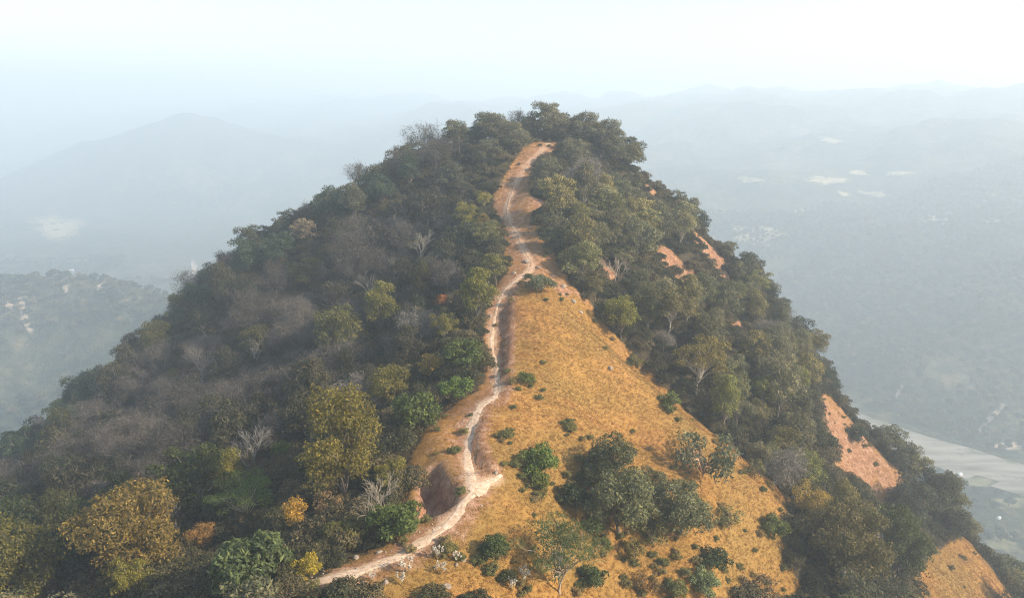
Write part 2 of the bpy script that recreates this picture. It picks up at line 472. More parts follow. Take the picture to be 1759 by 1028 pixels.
spot_pts = [(ground(px, py), r) for px, py, r in SOIL_SPOTS]
spot_pts = [(g, r * g[1] / F * 1.15) for g, r in spot_pts if g is not None]
soil = np.zeros_like(GX)
for g, r in spot_pts:
    dd = np.hypot(GX - g[0], (GY - g[1]) * .7)
    soil = np.maximum(soil, 1 - sstep(r * .5, r * 1.2, dd))
spots_open = soil > .35
soil = np.maximum(soil, .62 * (1 - sstep(1.0, 4.2, dtr)) * open_main)
soil = np.maximum(soil, (GY > 126) * .5 * open_main)
soil = np.maximum(soil, np.where(pin, .85, 0) * sstep(-.4, .5, pd))
soil = np.maximum(soil, .40 * (1 - sstep(3, 9, dtr)) * (side_tr < 0) * open_main)
soil = np.maximum(soil, .62 * open_spur * (.6 + .6 * vnoise(GX / 6, GY / 6, 8)))
for bank in (BANK1, BANK2):
    db, _, _ = pdist(np.array([b[:2] for b in bank]), GX, GY)
    soil = np.maximum(soil, .7 * (1 - sstep(.6, 1.8, db)))
def blur(a, n=2):
    for _ in range(n):
        b = np.pad(a, 1, mode='edge')
        a = (b[1:-1, 1:-1] * 4 + b[:-2, 1:-1] + b[2:, 1:-1] + b[1:-1, :-2] + b[1:-1, 2:]) / 8
    return a
gmask = blur((open_main | open_spur | open_low | spots_open).astype(float), 2)
zone = np.stack([gmask, blur(soil, 1), (1 - sstep(.2, 1.7, np.minimum(dtr, dsp))) * (.2 + .8 * vnoise(GX / 1.6, GY / 1.6, 66)), np.ones_like(soil)], -1)
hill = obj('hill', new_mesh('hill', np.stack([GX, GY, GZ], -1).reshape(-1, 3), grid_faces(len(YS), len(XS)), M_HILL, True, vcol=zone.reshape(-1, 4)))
tag(hill, 'steep hill with golden grass spurs and wooded flanks', 'hill', kind='structure')

# ------------------------------------------------------------------ far land: valley floor, river side, ridges beyond
def seg_tent(x, y, line, slope, soft=8):
    best = np.full(np.shape(x), -1e9)
    for a, b in zip(line[:-1], line[1:]):
        a = np.array(a); b = np.array(b); d = b[:2] - a[:2]
        t = np.clip(((x - a[0]) * d[0] + (y - a[1]) * d[1]) / (d * d).sum(), 0, 1)
        q = np.hypot(x - a[0] - t * d[0], y - a[1] - t * d[1])
        best = np.maximum(best, a[2] + (b[2] - a[2]) * t - slope * (np.sqrt(q * q + soft * soft) - soft))
    return best
VZ0 = CZ - 250.0
Q = .72                                        # the river side lies nearer than the western ridges
VZ = CZ - 250.0 * Q
RIV = np.array([302., 493.]); RN = np.array([.67, .742])
MID_RIDGE = [at(-420, 480, 520), at(-150, 470, 440), at(30, 482, 425), at(130, 476, 420), at(215, 492, 410), at(290, 530, 395), at(350, 590, 380)]
MID_SPUR = [at(30, 482, 425), at(-60, 640, 330)]
BIG_HILL = [at(-250, 380, 1330), at(0, 312, 1400), at(90, 270, 1442), at(180, 235, 1484), at(260, 208, 1526), at(320, 190, 1540), at(350, 200, 1540), at(430, 228, 1526), at(540, 255, 1442), at(620, 285, 1344), at(700, 330, 1260), at(800, 400, 1148)]
def smax(a, b, k=14.0):
    m = np.maximum(a, b)
    return m + k * np.log(np.exp((a - m) / k) + np.exp((b - m) / k))
K = 1.9                                        # the far country, sized and set back together
def land_h(x, y): return CZ + K * (land_base(x / K, y / K) - CZ)
def land_base(x, y):
    n = fbm(x / 260, y / 260, 51, 5); n2 = fbm(x / 70, y / 70, 61, 4)
    z = CZ + Q * (river_side(x / Q, y / Q) - CZ)
    m1 = np.maximum(seg_tent(x, y, MID_RIDGE, .62), seg_tent(x, y, MID_SPUR, .6)) + n2 * 7 + n * 5
    m2 = seg_tent(x, y, BIG_HILL, .42, 25) + n2 * 16 + n * 22 + fbm(x / 22, y / 22, 71, 3) * 5
    z = smax(smax(z, m1, 6), m2, 8)
    return np.maximum(z, VZ - 4)
def river_side(x, y):
    d = (x - RIV[0]) * RN[0] + (y - RIV[1]) * RN[1]
    along = (x - RIV[0]) * RN[1] - (y - RIV[1]) * RN[0]
    d = d + 30 * np.sin(along / 170.) + 14 * np.sin(along / 61. + 1)
    n = fbm(x / 260, y / 260, 52, 5); n2 = fbm(x / 70, y / 70, 62, 4)
    dd = np.maximum(d - 28, 0)
    z = VZ0 + 3 * n2 * sstep(28, 60, np.abs(d))
    mount = VZ0 + 345 * (1 - np.exp(-dd / 900.)) + (dd / (dd + 160)) * (n * 60 + n2 * 20)
    mount = mount + sstep(-200, 1700, along) * 120 * dd / (dd + 500)
    mount = mount - np.maximum(dd - 1950 - 250 * n, 0) * .5
    mount = mount - sstep(700, -900, along) * 45 * (dd > 0)
    mount = mount + sstep(500, 1700, along) * 60 * dd / (dd + 900)
    cap = CZ + 118 + 14 * n2
    mount = mount - 12 * np.log1p(np.exp(np.clip((mount - cap) / 12, -40, 40)))
    z = np.where(d > 0, np.maximum(z, mount), z)
    near_bank = VZ0 + 10 * sstep(-40, -220, d) * (1 + n2)
    return np.where(d < 0, np.maximum(z, near_bank), z)
def axis(lo, hi, c, fine, grow):
    out = [c]; s = fine
    while out[-1] < hi: out.append(out[-1] + s); s *= grow
    left = [c]; s = fine
    while left[-1] > lo: left.append(left[-1] - s); s *= grow
    return np.array(left[:0:-1] + out)
LX = np.unique(np.r_[np.arange(-560, 900, 6.0), axis(-3200, -560, -560, 7, 1.06)[:-1], axis(900, 3400, 900, 7, 1.06)[1:]])
LX = np.unique(np.clip(LX, -3200, 3400)) * K
LY = np.unique(np.clip(np.r_[np.arange(230, 1200, 6.0), axis(-900, 230, 230, 7, 1.08), axis(1200, 3600, 1200, 7, 1.03)], -900, 3600)) * K
LGX, LGY = np.meshgrid(LX, LY)
LGZ = land_h(LGX, LGY)
land = obj('terrain', new_mesh('terrain', np.stack([LGX, LGY, LGZ], -1).reshape(-1, 3), grid_faces(len(LY), len(LX)), M_LAND, True))
tag(land, 'hazy valley floor and wooded far hills', 'terrain', kind='structure')
def LH(x, y): return interp(LGZ, LX, LY, np.asarray(x, float), np.asarray(y, float))
YL = np.arange(340, 4800, 3.0)
def lground(px, py):
    d = ray(px, py); d = d / d[1]
    x = d[0] * YL; z = CZ + d[2] * YL
    hit = np.nonzero(z <= LH(x, YL))[0]
    if len(hit) == 0: return None
    return np.array([x[hit[0]], YL[hit[0]], LH(x[hit[0]], YL[hit[0]])])

_u, _v, _d = project(np.stack([LGX, LGY, LGZ], -1)[LGY > 600])
for _a in (0, 150, 320, 500, 1100, 1200, 1330, 1480, 1600, 1740): print('skyline', _a, _v[np.abs(_u - _a) < 12].min())
# river bed
al = np.arange(-330, 620, 8.0)
rv = []
for a in al:
    wob = -30 * math.sin(a / 170.) - 14 * math.sin(a / 61. + 1)
    for k in np.linspace(-1, 1, 9):
        wdt = 15 + 5 * math.sin(a / 47.) + 7 * float(vnoise(a / 25, 3 + k, 5))
        p = RIV + RN * (wob + k * wdt) + np.array([RN[1], -RN[0]]) * a
        p = p * K * Q
        rv.append((p[0], p[1], float(LH(p[0], p[1])) + .9 - 0.5 * abs(k)))
river = obj('river_bed', new_mesh('river_bed', rv, grid_faces(len(al), 9), M_GRAVEL, True))
tag(river, 'pale dry gravel river bed winding along the valley floor', 'river bed', kind='structure')

def patch(name, px, py, w, h, mat, label, cat, lift=1.2, tilt=0.0, seed=0):
    r = np.random.default_rng(seed); vs_ = []; fs = []; zc_ = []
    w *= 1.35; h *= 1.35
    n = 22; ph = r.uniform(0, 6.3, 5)
    rings = (0, .35, .7, 1.0)
    for q in rings:
        for k in range(n if q else 1):
            th = 2 * math.pi * k / n
            rr = q * (1 + .22 * math.sin(2 * th + ph[0]) + .14 * math.sin(3 * th + ph[1]) + .1 * math.sin(5 * th + ph[2]))
            u = w / 2 * rr * math.cos(th); v = h / 2 * rr * math.sin(th)
            g = lground(px + u + v * tilt, py + v)
            if g is None: return None
            vs_.append((g[0], g[1], g[2] + lift)); zc_.append((1 - q ** 2, 0, 0, 1))
    for k in range(n): fs.append((0, 1 + k, 1 + (k + 1) % n))
    for q in range(2):
        b0 = 1 + q * n; b1 = b0 + n
        for k in range(n): fs.append((b0 + k, b1 + k, b1 + (k + 1) % n, b0 + (k + 1) % n))
    return tag(obj(name, new_mesh(name, vs_, fs, mat, True, vcol=zc_)), label, cat, kind='structure')
for k, (px, py, w, h, lab) in enumerate([
 (1300, 405, 96, 28, 'largest pale field on the far slope, touching the wooded skyline'),
 (1375, 369, 32, 11, 'small pale field just beyond the largest one'),
 (1420, 311, 62, 16, 'wide cream field high on the far slope, second broadest'),
 (1449, 335, 16, 9, 'tiny square field below the high cream field'),
 (1500, 335, 44, 9, 'narrow strip field beside the tiny square field'),
 (1472, 298, 34, 7, 'faint thin field at the top of the field cluster'),
 (1545, 299, 52, 8, 'faint greyish field farther along the slope above the strip'),
 (1612, 378, 72, 15, 'long pale field alone on the open far slope'),
 (1704, 381, 26, 8, 'short pale field beyond the long lone field'),
 (1290, 310, 50, 8, 'dim field high behind the wooded shoulder'),
 (1425, 242, 40, 10, 'pinkish clearing near the top of the far slope'),
 (98, 392, 74, 46, 'terraced pale field on the lower side of the hazy peak'),
 (118, 448, 60, 9, 'thin slanting field below the terraces of the hazy peak')]):
    patch('field', px, py, w, h, M_FIELD, lab, 'field', 1.5, -.3 if px < 300 else .6, k)
M_MEADOW = mat_patch('meadow', (.13, .13, .065), (.24, .22, .12))
for k, (px, py, w, h, lab) in enumerate([
 (1672, 832, 60, 16, 'pale meadow between the river bed and the nearer white house'), (1728, 868, 56, 18, 'pale meadow above the white house on the open valley floor'),
 (1716, 935, 62, 24, 'broad dull meadow below the white house on the open valley floor'), (1752, 990, 40, 26, 'dull meadow lowest on the valley floor at the picture edge')]):
    patch('meadow', px, py, w, h, M_MEADOW, lab, 'meadow', .6, .4, 70 + k)
for k, (px, py, w, h, tl, lab) in enumerate([
 (40, 540, 20, 54, .35, 'tallest pale earth slip on the misty middle ridge'),
 (10, 526, 26, 20, .9, 'broad earth slip beside the tallest slip on the misty ridge'),
 (114, 487, 22, 22, 0, 'rounded bare patch near the crest of the misty ridge'),
 (180, 491, 20, 24, -.4, 'smaller bare patch down the crest of the misty ridge'),
 (333, 462, 9, 30, 0, 'upright pale slip in the hollow below the hazy peak'),
 (1702, 722, 16, 44, -.8, 'pale slanting landslip above the far river bank'),
 (1730, 770, 56, 12, -.8, 'flat pale gravel bar beyond the river bed'),
 (1545, 675, 10, 26, -.6, 'faint short slip on the dark slope over the river')]):
    patch('landslip', px, py, w, h, M_SCAR, lab, 'landslip', 1.5, tl, 40 + k)

# ------------------------------------------------------------------ the trail
def ribbon(line, wfun, seed, across=7, lift=.05):
    T = np.gradient(line, axis=0); T /= np.hypot(T[:, 0], T[:, 1])[:, None] + 1e-9
    N = np.c_[-T[:, 1], T[:, 0]]
    s = np.r_[0, np.cumsum(np.hypot(*np.diff(line, axis=0).T))]
    vs_ = []
    for k in range(len(line)):
        for j, u in enumerate(np.linspace(-1, 1, across)):
            w = wfun(s[k] / s[-1], s[k]) * .5 * (1 + 1.1 * (float(vnoise(s[k] / 1.1, 5 + np.sign(u), seed)) - .5) + .5 * (float(vnoise(s[k] / 3.7, 9 + np.sign(u), seed)) - .5))
            p = line[k] + N[k] * u * w
            vs_.append((p[0], p[1], float(H(p[0], p[1])) + lift - (.05 if abs(u) == 1 else 0)))
    return np.array(vs_), grid_faces(len(line), across)
tv, tf = ribbon(TRAIL, lambda t, s: 1.25 - .8 * min(1, t * 2.4) + .6 * math.exp(-((s - 45) / 5) ** 2), 3)
trail = tag(obj('trail', new_mesh('trail', tv, tf, M_TRAIL, True, vcol=np.c_[np.repeat(np.clip((np.linspace(0, 1, len(TRAIL)) - .38) * 3, 0, .75), 7), np.zeros((len(tv), 2)), np.ones(len(tv))])), 'pale trodden footpath along the crest of the ridge', 'path', kind='structure')
sv, sf = ribbon(SPUR_TRAIL, lambda t, s: 1.7 * (1 - t) + .4, 8, lift=.08)
tag(obj('side_path', new_mesh('side_path', sv, sf, M_TRAIL, True)), 'short pale side path ending at the grass bank', 'path', kind='structure')

# ------------------------------------------------------------------ plant prototypes
def unit(v): return v / (np.linalg.norm(v, axis=-1, keepdims=True) + 1e-9)
def leaf_quads(rng, pos, nrm, length, width, droop=.0):
    n = len(pos)
    nrm = unit(nrm)
    t = unit(np.cross(nrm, unit(rng.normal(size=(n, 3)))))
    t[:, 2] -= droop; t = unit(t)
    b = unit(np.cross(nrm, t))
    L = length * rng.uniform(.6, 1.35, (n, 1)); Wd = width * rng.uniform(.7, 1.3, (n, 1))
    v = np.stack([pos - t * L * .5, pos + b * Wd * .5 - nrm * Wd * .15, pos + t * L * .5, pos - b * Wd * .5 - nrm * Wd * .15], 1)
    return v.reshape(-1, 3), np.arange(n * 4).reshape(n, 4)
def crown(rng, C, R, n, length, width, flat=.8, tips=.12, droop=.15):
    C = np.array(C); R = np.array(R)
    pr = R ** 2 / (R ** 2).sum()
    k = rng.choice(len(C), n, p=pr)
    d = unit(rng.normal(size=(n, 3)))
    d[:, 2] = np.where(d[:, 2] < -.35, -d[:, 2] * .7, d[:, 2])
    d = unit(d)
    lump = 1 + .42 * (vnoise(d[:, 0] * 3.2 + k * 7.3, d[:, 1] * 3.2 + d[:, 2] * 3.2, 3) - .45) * 2 + .25 * (vnoise(d[:, 0] * 7 + k * 3.1, d[:, 1] * 7 + d[:, 2] * 7, 6) - .5)
    rr = R[k] * rng.uniform(.35, 1.0, n) ** .33 * lump
    pos = C[k] + d * rr[:, None] * np.array([1, 1, flat])
    nrm = d * .8 + rng.normal(size=(n, 3)) * .7 + np.array([0, 0, .3])
    v, f = leaf_quads(rng, pos, nrm, length, width, droop)
    clumpv = rng.uniform(-.14, .14, len(C))[k]
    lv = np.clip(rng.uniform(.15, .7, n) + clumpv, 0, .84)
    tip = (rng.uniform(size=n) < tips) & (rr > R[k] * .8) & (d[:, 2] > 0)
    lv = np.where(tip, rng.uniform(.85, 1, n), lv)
    return v, f, lv
def tube(path, radii, sides=6):
    P = np.array(path, float); n = len(P)
    T = np.gradient(P, axis=0); T = unit(T)
    ref = np.array([.31, .95, .07]); A = unit(np.cross(T, ref)); B = np.cross(T, A)
    th = np.arange(sides) / sides * 2 * math.pi
    v = P[:, None] + (A[:, None] * np.cos(th)[None, :, None] + B[:, None] * np.sin(th)[None, :, None]) * np.array(radii)[:, None, None]
    f = []
    for i in range(n - 1):
        for s in range(sides):
            f.append((i * sides + s, i * sides + (s + 1) % sides, (i + 1) * sides + (s + 1) % sides, (i + 1) * sides + s))
    return v.reshape(-1, 3), np.array(f)
def join(parts):
    V = []; Fs = []; o = 0
    for v, f in parts:
        V.append(v); Fs.append(f + o); o += len(v)
    return np.vstack(V), np.vstack(Fs)
def limb(rng, a, b, r0, r1, n=5, wob=.12):
    a = np.array(a, float); b = np.array(b, float); L = np.linalg.norm(b - a)
    t = np.linspace(0, 1, n)[:, None]
    P = a + (b - a) * t + rng.normal(size=(n, 3)) * wob * L * .35 * np.sin(t * math.pi)
    P[:, 2] += .10 * L * np.sin(t[:, 0] * math.pi)
    return P, np.linspace(r0, r1, n)
def limbs_to(rng, C, H0, r, lean=(0, 0), sides=6):
    top = np.array([lean[0], lean[1], H0])
    P, R = limb(rng, (0, 0, -1.2), top, r, r * .62, 7, .06)
    parts = [tube(P, R, sides + 1)]
    for c in C:
        s = P[rng.integers(3, 7)] if c[2] > H0 * .9 else P[rng.integers(2, 5)]
        p, q = limb(rng, s, c, r * .42, r * .1, 6, .16)
        parts.append(tube(p, q, 5))
    return join(parts)
PROTO = {}
def proto(name, trunk, leaves, width, hc, crown_name='crown', trunk_col=(.16, .13, .10)):
    tm = new_mesh(name + '_trunk', trunk[0], trunk[1], M_BARK, True) if trunk is not None else None
    cm = new_mesh(name + '_crown', leaves[0], leaves[1], M_LEAF if crown_name == 'crown' else M_BARK, False, fattr=leaves[2] if len(leaves) > 2 else None)
    v = leaves[0]
    PROTO[name] = dict(trunk=tm, crown=cm, w=width, hc=hc, cn=crown_name, tc=trunk_col, top=float(v[:, 2].max()))
def clump_set(rng, n, R, zc, hz, r0, r1, inner=.35):
    C = []; Rr = []
    for k in range(n):
        th = k * 2.39996 + rng.uniform(-.7, .7); u = 1 - 1.7 * (k + .5) / n + rng.uniform(-.08, .08)
        s = math.sqrt(max(0, 1 - u * u)); q = rng.uniform(.5, 1.12)
        C.append((R * s * math.cos(th) * q, R * s * math.sin(th) * q, zc + hz * u * q)); Rr.append(r0 + (r1 - r0) * rng.uniform() ** 1.5)
    for k in range(max(1, n // 5)):
        C.append(tuple(rng.normal(size=3) * np.array([R, R, hz]) * inner + np.array([0, 0, zc]))); Rr.append(r1)
    return C, Rr
def leafy(name, seed, n, R, zc, hz, r0, r1, leaves, length, width, H0, r, flat=.8, tips=.12, droop=.15, tc=(.16, .13, .10), lean=(0, 0)):
    rng = np.random.default_rng(seed)
    C, Rr = clump_set(rng, n, R, zc, hz, r0, r1)
    C = [(c[0] + lean[0], c[1] + lean[1], c[2]) for c in C]
    proto(name, limbs_to(rng, C, H0, r, lean), crown(rng, C, Rr, leaves, length, width, flat, tips, droop), 2 * (R + r1 * .7), zc, trunk_col=tc)
# big detailed trees for the foreground
leafy('broad', 1, 34, 3.6, 5.6, 2.9, 0.7, 1.6, 17000, .30, .11, 3.6, .28, tips=.2)
leafy('dome', 2, 30, 3.0, 4.6, 2.8, .6, 1.5, 14000, .28, .11, 3.2, .24)
leafy('tall', 3, 32, 2.4, 5.6, 3.9, .6, 1.4, 14000, .27, .10, 3.4, .22)
leafy('open', 4, 15, 3.0, 5.4, 2.1, .7, 1.15, 5200, .30, .11, 2.8, .20, tips=.22, lean=(.5, .2), tc=(.42, .36, .28))
# smaller-looking trees for the slopes, leafy almost to the ground
leafy('slope_a', 5, 24, 2.7, 4.4, 2.7, .55, 1.5, 7000, .34, .15, 3.0, .22, tips=.16)
leafy('slope_b', 6, 26, 3.0, 3.9, 2.2, .5, 1.45, 7000, .34, .15, 2.6, .22, flat=.75, tips=.16)
leafy('slope_c', 7, 24, 2.1, 5.0, 3.4, .5, 1.35, 6500, .32, .14, 3.2, .20, tips=.16)
leafy('slope_d', 8, 20, 2.6, 4.3, 2.5, .45, 1.2, 5200, .34, .14, 3.0, .18, tips=.25, lean=(-.5, .4))
leafy('slope_e', 9, 30, 3.2, 4.7, 2.9, .5, 1.5, 8000, .34, .15, 3.2, .26, tips=.2)
leafy('bushy', 10, 30, 3.0, 3.2, 2.6, .5, 1.35, 12000, .28, .12, 2.2, .20, tips=.25)
# feathery thin tree
rng = np.random.default_rng(12)
C, Rr = clump_set(rng, 26, 3.3, 4.6, 1.9, .6, 1.05)
proto('feathery', limbs_to(rng, C, 2.6, .13), crown(rng, C, Rr, 6200, .34, .05, .5, .1, .3), 8.0, 4.4, trunk_col=(.40, .33, .25))
# tiered tree: flat plates of foliage on a straight stem
rng = np.random.default_rng(13); C = []; Rr = []
for k in range(6):
    for j in range(5):
        th = j * 1.2566 + k * .7; q = (2.9 - .36 * k)
        C.append((q * math.cos(th), q * math.sin(th), 2.6 + 1.15 * k)); Rr.append(.85 - .06 * k)
C.append((0, 0, 9.3)); Rr.append(.5)
proto('tiered', limbs_to(rng, C, 8.6, .17), crown(rng, C, Rr, 3800, .4, .13, .35, .1), 7.2, 5.4)
# small round-headed tree on a pale stem
rng = np.random.default_rng(14); C, Rr = clump_set(rng, 10, .85, 3.6, .9, .5, .8)
proto('round_head', limbs_to(rng, C, 2.2, .09), crown(rng, C, Rr, 2600, .22, .09, .9, .25), 2.7, 3.6, trunk_col=(.55, .47, .38))
# big-leaved bush
rng = np.random.default_rng(15); C, Rr = clump_set(rng, 16, 2.3, 2.6, 1.5, .7, 1.1)
proto('large_leaved', limbs_to(rng, C, 1.4, .12), crown(rng, C, Rr, 3600, .52, .19, .85, .25, .5), 6.2, 2.6)
# shrubs
for k, (nm, sd, R, zc, hz, n, L) in enumerate([('shrub_a', 21, 1.3, 1.2, .8, 11, 3000), ('shrub_b', 22, 1.5, 1.0, .6, 12, 3000), ('shrub_c', 23, 1.0, 1.4, 1.0, 10, 2600)]):
    rng = np.random.default_rng(sd); C, Rr = clump_set(rng, n, R, zc, hz, .42, .72)
    proto(nm, limbs_to(rng, C, .7, .06, sides=5), crown(rng, C, Rr, L, .22, .10, .85, .18), 2 * (R + .5), zc)
rng = np.random.default_rng(24); C, Rr = clump_set(rng, 12, 1.6, 1.5, .9, .4, .7)
proto('shrub_open', limbs_to(rng, C, .9, .07, sides=5), crown(rng, C, Rr, 1500, .24, .10, .8, .2), 4.2, 1.4, trunk_col=(.35, .22, .16))
# leafless trees
def bare(name, seed, levels, H0, r, spread, twigs, width, hc, col):
    rng = np.random.default_rng(seed); trunk = []; br = []; ends = []
    def grow(p, d, L, r, lev):
        q = p + d * L
        P, R = limb(rng, p, q, r, r * .62, 4, .14)
        (trunk if lev == 0 else br).append(tube(P, R, 6 if lev < 2 else 4 if lev < 3 else 3))
        if lev >= levels: ends.append(q); return
        for k in range(int(rng.integers(3, 5)) if lev else 4):
            nd = unit(d + unit(rng.normal(size=3)) * spread + np.array([0, 0, .12]))
            s = P[-1] if k < 2 else P[rng.integers(1, 4)]
            grow(s, nd, L * rng.uniform(.6, .85), r * .58, lev + 1)
    grow(np.array([0, 0, -1.0]), unit(np.array([.08, .05, 1])), H0, r, 0)
    v, f = join(br)
    if twigs:
        E_ = np.array(ends); k = rng.integers(0, len(E_), twigs)
        pos = E_[k] + rng.normal(size=(twigs, 3)) * .45
        tv_, tf_ = leaf_quads(rng, pos, rng.normal(size=(twigs, 3)), .9, .05)
        v, f = join([(v, f), (tv_, tf_)])
    s = v[:, :2]
    w = float(np.percentile(np.hypot(s[:, 0], s[:, 1]), 92)) * 2
    proto(name, join(trunk), (v, f), w, float(np.median(v[:, 2])), 'branches', col)
bare('bare_a', 31, 4, 2.6, .17, .75, 0, 0, 0, (.42, .37, .31))
bare('bare_b', 32, 4, 2.9, .16, .62, 0, 0, 0, (.36, .32, .28))
bare('twiggy_a', 33, 5, 2.6, .15, .78, 2600, 0, 0, (.20, .175, .15))
bare('twiggy_b', 34, 5, 2.9, .15, .66, 2600, 0, 0, (.20, .175, .15))
bare('twiggy_c', 35, 5, 2.4, .15, .9, 2600, 0, 0, (.20, .175, .15))
bare('twiggy_d', 36, 5, 2.2, .15, .7, 2600, 0, 0, (.20, .175, .15))

TREES = []                                     # (u, v, dep, kind word) of every placed plant
def place(kind, name, p, s, rot, col, label, cat, group=None, tcol=None, squash=1.0):
    P = PROTO[kind]
    e = bpy.data.objects.new(name, None); COL.objects.link(e)
    e.empty_display_size = .3
    e.location = p; e.rotation_euler = (0, 0, rot); e.scale = (s, s, s * squash)
    tag(e, label, cat, group)
    if P['trunk']:
        t = obj('trunk', P['trunk'], e); t.color = (*(tcol or P['tc']), 1)
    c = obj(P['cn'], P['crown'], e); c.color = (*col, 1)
    return e
def locate(cx, cy, w, kind):                   # stand a plant so that its crown is where it should be and as wide
    P = PROTO[kind]; best = None
    for pb in np.arange(cy - 4, cy + 260, 2.0):
        g = ground(cx, pb)
        if g is None: continue
        dep = g[1] * cP - (g[2] - CZ) * sP
        s = w * dep / F / P['w']
        _, v, _ = project(g + np.array([0, 0, P['hc'] * s]))
        e = abs(v - cy)
        if best is None or e < best[0]: best = (e, g, s)
    return best

